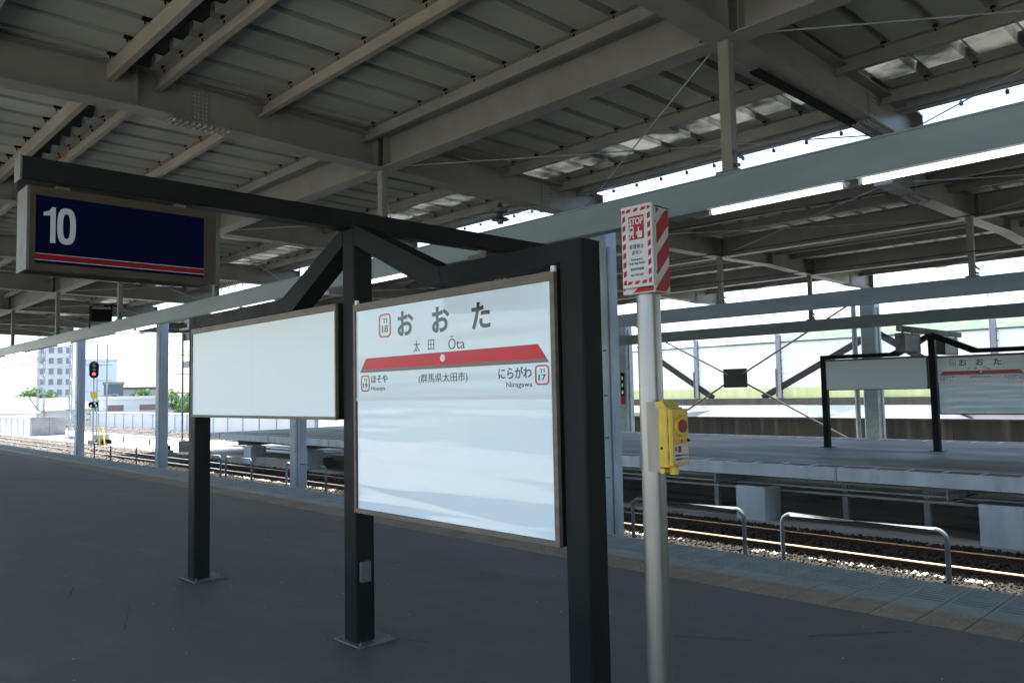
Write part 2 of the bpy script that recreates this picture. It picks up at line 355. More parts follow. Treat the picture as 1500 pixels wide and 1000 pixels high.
# small litter and a long crack on the asphalt
sp = MB()
for k in range(150):
    a = random.uniform(-11, -.3); b = random.uniform(1.2, 5.5); s = random.uniform(.002, .0075)
    sp.add([(a-s,b,0.001),(a+s*.4,b-s,.001),(a+s,b+s*.7,.001),(a,b+s,.004)], [(0,1,3),(1,2,3),(2,0,3),(0,2,1)])
tag(sp.build('litter_specks', stopwhite), 'tiny pale specks of litter scattered on the dark platform asphalt', 'litter', kind='stuff')
cr = MB()
def ribbon(mb, pts, w, z=.002):
    for (a, b), (c, d) in zip(pts[:-1], pts[1:]):
        dx, dy = c-a, d-b; L = math.hypot(dx, dy); nx, ny = -dy/L*w/2, dx/L*w/2
        mb.add([(a-nx,b-ny,z),(a+nx,b+ny,z),(c+nx,d+ny,z),(c-nx,d-ny,z)], [(0,3,2,1)])
def wob(p0, p1, n, s):
    return [(p0[0]+(p1[0]-p0[0])*i/n+random.uniform(-s, s), p0[1]+(p1[1]-p0[1])*i/n+random.uniform(-s, s)) for i in range(n+1)]
ribbon(cr, wob((-19.8, 3.6), (-16.4, 5.6), 14, .02), .05)
tag(cr.build('surface_crack', mat('crack_fill', (.10, .10, .095), (.03, .03, .03), rough=.9, scale=7), plat), kind='stuff')

sc = MB()
for k in range(34):
    a = random.uniform(-13, -1.2); b = random.uniform(1.3, 5.4); L = random.uniform(.15, .9); th = random.uniform(-.5, .9)
    ribbon(sc, wob((a, b), (a+L*math.cos(th), b+L*math.sin(th)), 7, .01), random.uniform(.004, .02), .0015)
tag(sc.build('scuff_marks', mat('scuff', (.115, .12, .112), (.06, .065, .06), rough=.85, scale=14, lo=.4, hi=.55), plat), kind='stuff')

# ------------------------------------------------------------------ canopies
FX = [-3.62+5.47*4, -3.62+5.47*3, -3.62+5.47*2, -3.62+5.47, -3.62, -9.08, -14.65, -20.15, -25.6, -31.1, -36.6, -42.1]
def zprof(y, yc, ylg, zl, zk):      # underside of the cross girders
    d = abs(y-yc); return zk+(zl-zk)*min(d, ylg)/ylg-(max(0, d-ylg))*.012
def canopy(label, yc, ylg, ye, xs, zl, zk, purlins, patch_band, xend0, xend1, detail):
    t = thing('platform_canopy', label, 'platform canopy', (0, 0, 0))
    H = .46
    for x in xs:
        m = MB(); ys = [yc-ye+.05, yc-ylg, yc, yc+ylg, yc+ye-.05]
        for a, b in zip(ys[:-1], ys[1:]): m.ibeam((x, a, zprof(a, yc, ylg, zl, zk)), (x, b, zprof(b, yc, ylg, zl, zk)), .28, H)
        for y in (yc, yc-ylg-.17, yc-ylg+.17, yc+ylg-.17, yc+ylg+.17, yc+ye-.06, yc-ye+.06):
            z = zprof(y, yc, ylg, zl, zk); m.box(x-.138, x+.138, y-.006, y+.006, z+.017, z+H-.017)
        g = m.build('cross_girder', steel, t)
        for s in (-1, 1):
            for yy in (((yc+.75, yc+(ye-1.45)) if s > 0 else (yc-(ye-1.45),)) if detail else (yc+s*(ye-1.45),)):
                z = zprof(yy, yc, ylg, zl, zk)
                mm = MB().box(x-.018, x+.018, yy-.11, yy+.11, z+.05, z+H-.05).box(x-.13, x+.13, yy-.36, yy+.36, z-.012, z-.001).box(x-.13, x+.13, yy-.36, yy+.36, z+H+.001, z+H+.012)
                mm.build('splice_plate', steel, g)
                if x > -16:
                    bm = MB()
                    for q in range(7):
                        for w in (-.07, -.025, .025, .07):
                            bm.tube([(x-.032, yy+w, z+.08+q*.05), (x+.036, yy+w, z+.08+q*.05)], .015, 6)
                    for q in range(10):
                        for w in (-.09, -.045, .045, .09):
                            yq = yy-.32+q*.071; bm.tube([(x+w, yq, z-.034), (x+w, yq, z-.012)], .017, 6); bm.tube([(x+w, yq, z+H+.012), (x+w, yq, z+H+.03)], .017, 6)
                    tag(bm.build('splice_bolts', galv, g), kind='stuff')
    xb = [xend1]+[x for x in xs]+[xend0]; xb = sorted(set(round(v, 3) for v in xb), reverse=True)
    for s in (-1, 1):
        y = yc+s*ylg
        for a, b in zip(xb[:-1], xb[1:]):
            if a-b < .5: continue
            m = MB(); m.ibeam((b+.008, y, zl), (a-.008, y, zl), .24, H-.004); 
            for xx in (b+.2, a-.2): m.box(xx-.005, xx+.005, y-.118, y+.118, zl+.017, zl+H-.02)
            m.build('longitudinal_girder', steel, t)
    # purlins: one piece per bay
    cache = {}
    for (yo, rusty) in purlins:
        for s in (-1, 1):
            y = yc+s*yo
            for a, b in zip(xb[:-1], xb[1:]):
                if a-b < .5: continue
                L = round(a-b-.02, 3); key = (L, rusty, s)
                if key not in cache:
                    m = MB(); m.box(-L, 0, -.003, .003, 5.10, 5.28); m.box(-L, 0, -.003*s if s < 0 else -.07, .07 if s < 0 else .003, 5.10, 5.106); m.box(-L, 0, -.07 if s > 0 else -.003, .003 if s > 0 else .07, 5.274, 5.28); yy = -.07 if s > 0 else .07
                    m.box(-L, 0, yy-.002, yy+.002, 5.106, 5.126)
                    cache[key] = m.mesh('purlin', steel_rust if rusty else steel)
                o = link('purlin', cache[key], t, loc=(a-.01, y, zprof(y, yc, ylg, 0, 0)*1.0))
                if detail and a > -27 or (not detail and a > -16):
                    m = MB()
                    k0 = math.ceil((b-.3)/.52); 
                    for k in range(k0, int((a+.3)/.52)+1):
                        xx = k*.52+.05
                        if b+.05 < xx < a-.05:
                            m.box(xx-.02, xx+.02, -.078, .05, 5.281, 5.31, 0); m.tube([(xx, -.05, 5.245), (xx, -.05, 5.28)], .009, 6, 0)
                    tag(m.build('roof_clips', blackmat if detail else galv, o, loc=(-(a-.01), 0, 0)), kind='stuff')
    # roof sheets: one folded pan per 0.52 m
    def pan(y0, y1, mt, nm, z0=5.30):
        m = MB(); P = [(0, 0), (.005, .0), (.40, 0), (.415, .115), (.445, .12), (.475, .12), (.505, .115), (.52, 0)]
        n = len(P); vs = [(px, yy, z0+pz) for yy in (y0, y1) for px, pz in P]
        m.add(vs, [(i, i+1, i+1+n, i+n) for i in range(n-1)])
        return m.mesh(nm, mt)
    gap = .12; A, B = patch_band
    segs = [(yc+gap, yc+A, deckm, 'roof_sheet'), (yc+A, yc+B, lightpatchm, 'light_patch_sheet'), (yc+B, yc+ye, deckm, 'eave_sheet')]
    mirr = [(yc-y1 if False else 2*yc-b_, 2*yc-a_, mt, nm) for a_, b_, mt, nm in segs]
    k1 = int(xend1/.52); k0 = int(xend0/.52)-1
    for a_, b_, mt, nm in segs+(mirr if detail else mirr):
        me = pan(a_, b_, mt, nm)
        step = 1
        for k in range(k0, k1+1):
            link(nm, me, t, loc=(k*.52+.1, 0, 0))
    # ridge cap over the slot, eave gutter and small drip rods
    MB().box(xend0, xend1, yc-.45, yc+.45, 5.424, 5.47).build('ridge_cap', mat('bitumen', (.01, .01, .01), rough=.9), t)
    for s in (-1, 1):
        y = yc+s*(ye-.62)
        MB().box(xend0, xend1, y-.006, y+.006, 5.10, 5.27).box(xend0, xend1, y-.006 if s > 0 else y-.16, y+.16 if s > 0 else y+.006, 5.10, 5.106).box(xend0, xend1, y+s*.155-.004, y+s*.155+.004, 5.106, 5.2).build('gutter', galv, t)
        m = MB(); x = xend1
        while x > max(xend0, -26):
            m.tube([(x, yc+s*(ye-.03), 5.31), (x, yc+s*(ye+.02), 5.235)], .008, 5); m.box(x-.02, x+.02, yc+s*(ye+.03)-.02, yc+s*(ye+.03)+.02, 5.19, 5.245); x -= .52
        if detail: tag(m.build('drip_hooks', darkgalv, t), kind='stuff')
    # bracing rods in the plane of the girders
    for a, b in zip(xb[:-1], xb[1:]):
        if a-b < 3: continue
        for s in (-1, 1):
            p = yc+s*(ylg+.15); q = yc+s*(ye-.6)
            MB().tube([(a-.25, p, zl+.02), (b+.12, q, zl+.06)], .009, 6).build('brace_rod', galv, t)
            MB().tube([(b+.25, p, zl+.05), (a-.12, q, zl+.09)], .009, 6).build('brace_rod', galv, t)
    return t
c1 = canopy('grey steel canopy with ribbed metal roof above our platform', 2.95, 3.35, 8.15, FX, 4.76, 4.85,
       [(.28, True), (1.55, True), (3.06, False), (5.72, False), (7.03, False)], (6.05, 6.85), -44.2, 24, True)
FX2 = [x-.95 for x in FX[:-1]]
c2 = canopy('darker steel canopy over the far platform across the tracks', 19.2, 2.4, 6.72, FX2, 4.76, 4.82,
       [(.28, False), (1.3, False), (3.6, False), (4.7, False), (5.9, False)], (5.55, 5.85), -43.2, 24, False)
# dark channel under the end of the nearest cross girder
MB().box(-3.77, -3.66, 7.0, 10.05, 4.728, 4.70+.005).build('cable_channel', blackmat, c1)

# ------------------------------------------------------------------ lighting ducts hung below the girders
def duct(label, y, z0, z1, x0, x1, hangs, tubes, w=.20, mtl=None, group=None, ztop=4.76):
    t = thing('lighting_duct', label, 'light duct', (0, y, 0), group)
    m = MB().cbox(x0, x1, -w/2, w/2, z0, z1, .006, ax='x').box(x0, x1, -w/2-.012, w/2+.012, z1-.004, z1+.012).box(x0, x1, -w/2-.004, -w/2+.03, z0-.012, z0-.001)
    m.build('duct', mtl or bluegray, t)
    for x in hangs:
        MB().cbox(x-.055, x+.055, -.05, .05, z1+.012, ztop-.002, .004).build('hanger', steel, t)
        b = MB().box(x-.11, x+.11, -.07, .07, z1+.012, z1+.05).tube([(x+.06, -.02, z1+.22), (x+.14, -.05, z1+.14)], .018, 6).tube([(x+.06, .03, z1+.1), (x+.12, -.06, z1+.07)], .022, 6)
        b.build('hanger_bracket', darkgalv, t)
    for x in tubes:
        f = MB().box(x-.62, x+.62, -w/2-.05, -w/2+.06, z0-.03, z0-.013).build('tube_holder', whitem, t)
        MB().tube([(x-.59, -w/2, z0-.05), (x+.59, -w/2, z0-.05)], .019, 10).build('fluorescent_tube', tubem, f, smooth=True)
        MB().box(x-.62, x-.59, -w/2-.02, -w/2+.02, z0-.07, z0-.03).box(x+.59, x+.62, -w/2-.02, -w/2+.02, z0-.07, z0-.03).build('tube_socket', whitem, f)
    return t
H1 = [x for x in FX if x > -43]
duct('long blue-grey lighting duct over the edge of our platform', 6.3, 3.24, 3.51, -44, 23, H1,
     [-1.82, -3.16, -8.75, -13.97, -12.65, -18.0, -19.4, -24.4, -29.5, -30.9, -36, 1.2])
duct('lighting duct on the other side of our platform behind the viewer', -.4, 3.24, 3.51, -44, 23, H1, [-2.5, -8, -13.5, 1.2])
duct('blue-grey lighting duct over the near edge of the far platform', 16.8, 3.30, 3.62, -43, 4, [x for x in FX2 if x > -40], [])
duct('darker lighting duct along the back edge of the far platform', 21.6, 3.16, 3.47, -43, 4, [x for x in FX2 if x > -40], [], mtl=bluegray)

# ------------------------------------------------------------------ steel columns between the tracks and behind
def column(label, x, y, ztop, w=.36, group=None, pipes=False, mk=None):
    t = thing('steel_column', label, 'column', (x, y, -1.3), group); h = ztop+1.3
    MB().cbox(-w/2, w/2, -w/2, w/2, 0, h, .03).build('shaft', mk or colpaint, t)
    MB().box(-w/2-.1, w/2+.1, -w/2-.1, w/2+.1, 0, .24).build('base_plate', conc, t)
    m = MB().tube([(w/2+.05, -.1, .1), (w/2+.05, -.1, h-.5)], .035, 8); m.build('downpipe', mk or colpaint, t, smooth=True)
    if pipes:
        for z in (1.6, 2.2, 2.85): MB().box(-w/2-.01, w/2+.01, -w/2-.012, -w/2-.002, z, z+.02).build('strap', darkgalv, t)
    for z in (1.35, 2.05, 2.8, 3.6):
        MB().box(.08, .16, -w/2-.006, -w/2+.001, z, z+.03).build('tie_plate', darkgalv, t)
    return t
column('blue-grey canopy column right behind the tall post of the station sign', -9.02, 11.1, 4.68)
column('blue-grey canopy column visible between the blank board and the second post', -20.24, 11.1, 4.68)
column('blue-grey canopy column just left of the blank sign board', -30.6, 11.1, 4.68)
column('farthest blue-grey canopy column beside the lattice mast', -41.0, 11.1, 4.68, pipes=True)
for lab, x in (('grey column standing behind the far blank sign board', -10.5), ('grey column behind the far platform left of the emergency pole', -20.9), ('grey column of the far canopy hidden behind the station sign', -31.4)):
    t = column(lab, x, 27, 4.7, w=.5, mk=bluegray)
    MB().tube([(-.55, 0, 1.0), (-.55, 0, 5.9)], .09, 8).build('drain_pipe', bluegray, t, smooth=True)
# tall narrow advertisement on the left far column
a = thing('column_plate', 'narrow black and red plate fixed to the grey far column', 'sign', (-20.85, 26.72, 1.0))
MB().box(-.09, .09, -.02, 0, 0.35, 1.35).build('black_part', blackmat, a); MB().box(-.09, .09, -.02, 0, 0, .33).build('red_part', stopred, a)
for k in range(3): MB().box(-.04, .04, -.024, -.021, .45+k*.3, .6+k*.3).build('mark', whitem, a)
# concrete markers
def crossbrace():
    t = thing('cross_bracing', 'thin steel X bracing with a square gusset between the far columns', 'bracing', (-15.64, 27, 0))
    z0 = 1.98
    for (a, b) in (((-4.9, 4.45), (0, 0)), ((4.85, 4.6), (0, 0)), ((-5.0, -.85), (0, 0)), ((4.6, -.4), (0, 0))):
        x, z = a
        if z < 1: zz = z
        else: zz = z
        MB().tube([(x, 0, zz), (math.copysign(.3, x), 0, z0+math.copysign(.14, zz-z0))], .035, 8).build('rod', mat('dark_brace', (.028, .031, .033), rough=.6), t, smooth=True)
    MB().box(-.5, .5, -.02, .02, z0-.36, z0+.36).build('gusset_plate', MATS['dark_brace'], t)
crossbrace()

# ------------------------------------------------------------------ hoops (low handrails) between the tracks
def hoop(x0, x1, label):
    y = 11.02; zt = -.27; r = .14; z0 = -1.15; L = x1-x0
    pts = [(0, 0, z0), (0, 0, zt-r)]+[(r-r*math.cos(a), 0, zt-r+r*math.sin(a)) for a in (R(20), R(40), R(60), R(80))]+[(r, 0, zt), (L-r, 0, zt)]
    pts += [(L-r+r*math.sin(a), 0, zt-r+r*math.cos(a)) for a in (R(20), R(40), R(60), R(80))]+[(L, 0, zt-r), (L, 0, z0)]
    x0, x1 = x0*.98, x1*.98
    t = thing('handrail_hoop', label, 'handrail', (x0, y, 0), 'grey handrail hoops between the tracks')
    MB().tube(pts, .032, 10).build('bent_tube', mat('hoop_paint', (.20, .25, .27), (.15, .185, .20), rough=.55, scale=6), t, smooth=True)
    MB().tube([(0, 0, z0), (0, 0, z0+.05)], .07, 8).tube([(L, 0, z0), (L, 0, z0+.05)], .07, 8).build('foot', conc, t)
for a, b, l in ((-5.82, -3.58, 'grey handrail hoop right of the emergency pole, nearest and largest'),
                (-8.63, -6.50, 'grey handrail hoop passing behind the steel emergency pole'), (-11.5, -9.35, 'handrail hoop hidden behind the black sign post'),
                (-14.3, -12.15, 'handrail hoop hidden behind the station name board'), (-17.15, -15.0, 'handrail hoop just left of the middle sign post'),
                (-21.2, -19.05, 'handrail hoop behind the column under the blank board'), (-25.3, -23.48, 'handrail hoop right of the left sign post'),
                (-27.9, -25.74, 'handrail hoop immediately left of the left sign post'), (-33.73, -31.4, 'small dark handrail hoop left of the column by the blank board'),
                (-39.2, -36.96, 'small dark handrail hoop below the red signal')): hoop(a, b, l)

# ------------------------------------------------------------------ sign structure (black steel)
def sign_frame(label, ox, oy, oz, foot_label=None, outlet=False):
    t = thing('sign_frame', label, 'sign frame', (ox, oy, oz))
    Y0, Y1 = 2.83, 2.975
    P = [(-7.155, -7.01), (-4.56, -4.415), (-2.58, -2.435)]
    for i, (a, b) in enumerate(P):
        top = 2.76 if i == 1 else 2.335
        p = MB().cbox(a, b, Y0, Y1, .012, top, .008).build('post', blacksteel, t)
        MB().box(a-.08, b+.08, Y0-.03, Y1+.11, .001, .012).build('base_plate', darkgalv if outlet else blacksteel, p)
        if outlet:
            bm = MB()
            for ax, ay in ((a-.05, Y1+.08), (b+.05, Y1+.08), (a-.05, Y0), (b+.05, Y0)): bm.tube([(ax, ay, .012), (ax, ay, .024)], .011, 6).tube([(ax, ay, .024), (ax, ay, .036)], .006, 6)
            bm.build('anchor_bolts', darkgalv, p)
        if i == 1 and outlet:
            q = MB().cbox(b, b+.022, 2.855, 2.93, .395, .525, .006, ax='x').build('outlet_cover', mat('grey_plastic', (.13, .14, .14), rough=.5), p)
        if i != 1 and False: pass
    # folded top rails and diagonals, mitred
    w = .145
    m = MB(); prism(m, [(-7.01, 2.235), (-5.47, 2.235), (-5.41, 2.3355), (-7.155, 2.3355), (-7.155, 2.336)][:4], 'y', Y0+.001, Y1-.001); m.build('top_rail', blacksteel, t)
    m = MB(); prism(m, [(-5.469, 2.235), (-5.25, 2.235), (-4.561, 2.61), (-4.561, 2.735), (-5.409, 2.335)], 'y', Y0, Y1); m.build('diagonal', blacksteel, t)
    m = MB(); prism(m, [(-4.414, 2.735), (-4.414, 2.60), (-3.66, 2.235), (-3.50, 2.235), (-3.53, 2.335)], 'y', Y0, Y1); m.build('diagonal', blacksteel, t)
    m = MB(); prism(m, [(-3.498, 2.235), (-2.58, 2.235), (-2.4355, 2.336), (-3.528, 2.3355)], 'y', Y0+.001, Y1-.001); m.build('top_rail', blacksteel, t)
    # cross arm carrying the platform number boxes
    m = MB().cbox(-4.56, -4.44, .925, 4.95, 2.712, 2.832, .006, ax='y'); m.build('cross_arm', blacksteel, t)
    MB().box(-4.562, -4.438, .915, .924, 2.71, 2.834).build('arm_cap', alu, t)
    for y in (1.12, 1.72, 4.05, 4.7): MB().box(-4.52, -4.48, y-.03, y+.03, 2.66, 2.711).build('hanger_block', alu, t)
    return t
sign_frame('black steel frame of three posts carrying the near station signs', 0, 0, 0, outlet=True)
sign_frame('matching black sign frame standing on the far platform', -1.83, 16.9, .05)

def badge(cx, cz, w, h, yf, top, bot, parent, m=None):
    # rounded square ring with two lines of text
    def rr(w, h, r, n=5):
        pts = []
        for (sx, sz, a0) in ((1, 1, 0), (-1, 1, 90), (-1, -1, 180), (1, -1, 270)):
            for k in range(n+1):
                a = R(a0+90*k/n); pts.append((cx+sx*(w/2-r)+r*math.cos(a), cz+sz*(h/2-r)+r*math.sin(a)))
        return pts
    o = rr(w, h, w*.24); i = rr(w*.80, h*.84, w*.15); n = len(o); mb = MB()
    vs = [(x, yf, z) for x, z in o]+[(x, yf, z) for x, z in i]+[(x, yf-.0015, z) for x, z in o]+[(x, yf-.0015, z) for x, z in i]
    fs = []
    for k in range(n):
        j = (k+1) % n; fs += [(2*n+k, 3*n+k, 3*n+j, 2*n+j), (k, 2*n+k, 2*n+j, j), (3*n+k, n+k, n+j, 3*n+j)]
    mb.add(vs, fs).build('badge_ring', pinkm, parent)
    text_fit(top, w*.36, h*.19, lettm, (cx, yf-.001, cz+h*.20), FRONT, parent)
    text_fit(bot, w*.50, h*.30, lettm, (cx, yf-.001, cz-h*.13), FRONT, parent, .01)

def name_board(label, ox, oy, oz):
    t = thing('station_name_board', label, 'station sign', (ox, oy, oz))
    X0, X1, Z0, Z1 = -4.39, -2.595, .850, 2.195
    fw = .030; yf = 2.815
    MB().box(X0+.002, X1-.002, yf+.012, yf+.115, Z0+.002, Z1-.002).build('cabinet', bronze_dk, t)
    MB().cbox(X0, X1, yf-.012, yf+.012, Z1-fw*1.6, Z1, .003, ax='x').build('frame_rail', bronze, t)
    MB().cbox(X0, X1, yf-.012, yf+.012, Z0, Z0+fw, .003, ax='x').build('frame_rail', bronze, t)
    MB().box(X0, X0+fw*.7, yf-.011, yf+.012, Z0+fw, Z1-fw*1.6).build('frame_stile', bronze, t)
    MB().box(X1-fw, X1, yf-.011, yf+.012, Z0+fw, Z1-fw*1.6).build('frame_stile', bronze, t)
    x0, x1 = X0+fw*.7, X1-fw; zs = 1.585
    MB().box(x0, x1, yf, yf+.01, zs, Z1-fw*1.6).build('name_panel', acrylic, t)
    MB().box(x0, x1, yf-.004, yf+.01, zs-.018, zs).build('divider', whitem, t)
    lo = MB().box(x0+.01, x1, yf, yf+.01, Z0+fw, zs-.018).build('lower_panel', acrylic2, t)
    for x, z in ((X0+.03, Z1+.012), (X1-.01, Z1+.012)): MB().tube([(x, yf, z-.018), (x, yf, z+.012)], .016, 6).build('corner_bolt', whitem, t)
    yt = yf-.0005
    text_fit('お', .160, .150, lettm, (-3.832, yt, 2.030), FRONT, t, .028)
    text_fit('お', .160, .150, lettm, (-3.494, yt, 2.027), FRONT, t, .028)
    text_fit('た', .152, .148, lettm, (-3.147, yt, 2.021), FRONT, t, .028)
    text_fit('太', .062, .066, lettm, (-3.721, yt, 1.885), FRONT, t)
    text_fit('田', .056, .060, lettm, (-3.584, yt, 1.886), FRONT, t)
    text_fit('Ōta', .142, .074, lettm, (-3.355, yt, 1.887), FRONT, t)
    text_fit('(群馬県太田市)', .44, .060, lettm, (-3.485, yt, 1.690), FRONT, t)
    text_fit('にらがわ', .244, .060, lettm, (-2.893, yt, 1.702), FRONT, t, .012)
    text_fit('Niragawa', .19, .036, lettm, (-2.862, yt, 1.637), FRONT, t)
    text_fit('ほそや', .178, .052, lettm, (-4.111, yt, 1.702), FRONT, t, .012)
    text_fit('Hosoya', .15, .034, lettm, (-4.126, yt, 1.640), FRONT, t)
    badge(-4.046, 2.032, .128, .150, yt, 'TI', '18', t); badge(-4.267, 1.677, .095, .104, yt, 'TI', '19', t); badge(-2.697, 1.685, .098, .100, yt, 'TI', '17', t)
    prism(MB(), [(-4.312, 1.766), (-2.662, 1.766), (-2.722, 1.840), (-4.255, 1.836)], 'y', yf-.002, yf-.0003).build('line_bar', redm, t)
    prism(MB(), [(-4.325, 1.746), (-2.646, 1.746), (-2.662, 1.7655), (-4.312, 1.7655)], 'y', yf-.002, yf-.0003).build('line_underband', greym, t)  # grey band along the lower edge of the red bar
    c = MB(); n = 20; vs = [(-3.478+.022*math.cos(2*math.pi*k/n), yf-.003, 1.805+.022*math.sin(2*math.pi*k/n)) for k in range(n)]
    vs += [(x, yf-.0005, z) for x, _, z in vs]; c.add(vs, [tuple(range(n))]+[(k, k+n, (k+1) % n+n, (k+1) % n) for k in range(n)]).build('station_dot', whitem, t)
    return t
name_board('large near station name board reading Ota in white, red and black', 0, 0, 0)
name_board('small distant station name board reading Ota on the far platform', -1.83, 16.9, .05)
def blank_board(label, ox, oy, oz, seam=True):
    t = thing('blank_sign_board', label, 'blank board', (ox, oy, oz))
    X0, X1, Z0, Z1 = -7.005, -4.585, 1.440, 2.222; yf = 2.80; fw = .03
    MB().box(X0+.002, X1-.002, yf+.012, yf+.125, Z0+.002, Z1-.002).build('cabinet', bronze_dk, t)
    MB().cbox(X0, X1, yf-.01, yf+.012, Z1-fw*1.6, Z1, .003, ax='x').build('frame_rail', bronze, t)
    MB().cbox(X0, X1, yf-.01, yf+.012, Z0, Z0+fw*.7, .003, ax='x').build('frame_rail', bronze, t)
    MB().box(X0, X0+fw*.5, yf-.009, yf+.012, Z0+fw*.7, Z1-fw*1.6).build('frame_stile', bronze, t)
    MB().box(X1-fw*.5, X1, yf-.009, yf+.012, Z0+fw*.7, Z1-fw*1.6).build('frame_stile', bronze, t)
    xm = -5.83
    MB().box(X0+fw*.5, xm-.001, yf, yf+.01, Z0+fw*.7, Z1-fw*1.6).build('white_panel', whitep, t)
    MB().box(xm+.001, X1-fw*.5, yf, yf+.01, Z0+fw*.7, Z1-fw*1.6).build('white_panel', whitep, t)
blank_board('blank white advertising board left of the near station name', 0, 0, 0)
blank_board('blank grey board left of the far station name board', -1.83, 16.9, .05)

mat('shaded_bronze', (.085, .072, .052), (.065, .055, .04), rough=.5, spec=.15, scale=5)  # darker copy of the bronze frame, side shade put into the colour
def number_sign(label, oy, ox=0, oyy=0, oz=0, number='10', face=True):
    t = thing('platform_number_sign', label, 'number sign', (ox, oyy+oy, oz))
    xf = -4.40; xb = -4.60
    MB().box(xb+.012, xf-.012, .953, 1.878, 2.262, 2.668).build('cabinet', bronze_dk, t)
    MB().box(xb, xf, .94, .952, 2.255, 2.675).build('end_cap', mat('weathered_cap', (.20, .19, .165), (.12, .115, .10), rough=.5, scale=6, spec=.3), t); MB().box(xb, xf, 1.879, 1.891, 2.255, 2.675).build('end_cap', MATS['shaded_bronze'], t)
    for (xa, xc) in ((xf-.012, xf),  (xb, xb+.012)):
        MB().box(xa, xc, .9525, 1.8785, 2.632, 2.675).build('frame_rail', MATS['shaded_bronze'], t); MB().box(xa, xc, .9525, 1.8785, 2.255, 2.289).build('frame_rail', MATS['shaded_bronze'], t)
        MB().box(xa, xc, .9525, .978, 2.2895, 2.6315).build('frame_stile', MATS['shaded_bronze'], t); MB().box(xa, xc, 1.824, 1.8785, 2.2895, 2.6315).build('frame_stile', MATS['shaded_bronze'], t)
    if face:
        MB().box(xf-.010, xf-.006, .978, 1.824, 2.289, 2.632).build('navy_panel', navy, t)
        x = xf-.006
        MB().box(x, x+.0015, .978, 1.824, 2.3375, 2.3405).build('white_line', num_white, t); MB().box(x, x+.0015, .978, 1.824, 2.3125, 2.3365).build('red_line', crimson, t); MB().box(x, x+.0015, .978, 1.824, 2.306, 2.3095).build('white_line', num_white, t)
        # numerals
        m1 = MB(); prism(m1, [(1.045, 2.398), (1.068, 2.398), (1.068, 2.580), (1.052, 2.580), (1.040, 2.560), (1.014, 2.550), (1.014, 2.532), (1.045, 2.536)], 'x', x, x+.002); m1.build('numeral', num_white, t)
        m0 = MB(); n = 32; cy, cz = 1.118, 2.489
        def se(a, b): return [(cy+a*math.copysign(abs(math.cos(q))**.72, math.cos(q)), cz+b*math.copysign(abs(math.sin(q))**.72, math.sin(q))) for q in [2*math.pi*k/n for k in range(n)]]
        o = se(.0425, .093); i = se(.0165, .064)
        vs = [(x+.002, a, b) for a, b in o+i]+[(x, a, b) for a, b in o+i]
        fs = [(k, (k+1) % n, (k+1) % n+n, k+n) for k in range(n)]+[(k, k+2*n, (k+1) % n+2*n, (k+1) % n) for k in range(n)]+[(k+n, (k+1) % n+n, (k+1) % n+3*n, k+3*n) for k in range(n)]
        m0.add(vs, fs).build('numeral', num_white, t)
    else:
        MB().box(xf-.010, xf-.006, .978, 1.824, 2.289, 2.632).build('grey_panel', darkgalv, t)
    return t
number_sign('navy platform sign with white number 10 hanging from the cross arm', 0)
n2 = number_sign('platform number box on the far half of the near cross arm', 3.05)
number_sign('small silver-grey box sign at the left tip of the far cross arm', 0, -1.83, 16.9, .05, face=False)
number_sign('small grey box sign right of the far middle post', 2.6, -1.83, 16.9, .05, face=False)

# ------------------------------------------------------------------ emergency stop pole with its signs
t = thing('emergency_pole', 'round stainless steel pole standing right of the station sign', 'pole', (-1.885, 2.6, 0))
MB().tube([(0, 0, 0), (0, 0, 2.0)], .0485, 32).build('pole', stainless, t, smooth=True)
MB().tube([(0, 0, 0), (0, 0, .012)], .1, 24).build('base_flange', stainless, t)
t = thing('emergency_stop_sign', 'red and white striped box on the pole with STOP panel', 'stop sign', (-1.885, 2.6, 1.985))
X0, X1, Y0, Y1, ZH = -.075, .085, -.070, .036, .34
MB().cbox(X0, X1, Y0, Y1, 0, ZH, .004).build('box', stopwhite, t)
# domed red lid
m = MB(); k = 8; vs = []; 
for i in range(k+1):
    a = math.pi*i/k; vs += [(X0-.003+(X1-X0+.006)*i/k, Y0-.003, ZH+.004+.016*math.sin(a)), (X0-.003+(X1-X0+.006)*i/k, Y1+.003, ZH+.004+.016*math.sin(a))]
b0 = len(vs); vs += [(X0-.003, Y0-.003, ZH-.0), (X1+.003, Y0-.003, ZH), (X1+.003, Y1+.003, ZH), (X0-.003, Y1+.003, ZH)]
m.add(vs, [(2*i, 2*i+2, 2*i+3, 2*i+1) for i in range(k)]+[tuple([b0]+[2*i for i in range(k+1)][::1]+[b0+1])[::-1], tuple([b0+3]+[2*i+1 for i in range(k+1)]+[b0+2]), (b0, b0+1, b0+2, b0+3)]).build('lid', stopred, t)
def clip_poly(pts, lo, hi, ax):
    for (lim, sgn) in ((lo, 1), (hi, -1)):
        out = []
        for i in range(len(pts)):
            a, b = pts[i], pts[(i+1) % len(pts)]; ia = sgn*(a[ax]-lim) >= 0; ib = sgn*(b[ax]-lim) >= 0
            if ia: out.append(a)
            if ia != ib:
                tt = (lim-a[ax])/(b[ax]-a[ax]); out.append((a[0]+tt*(b[0]-a[0]), a[1]+tt*(b[1]-a[1])))
        pts = out
        if len(pts) < 3: return []
    return pts
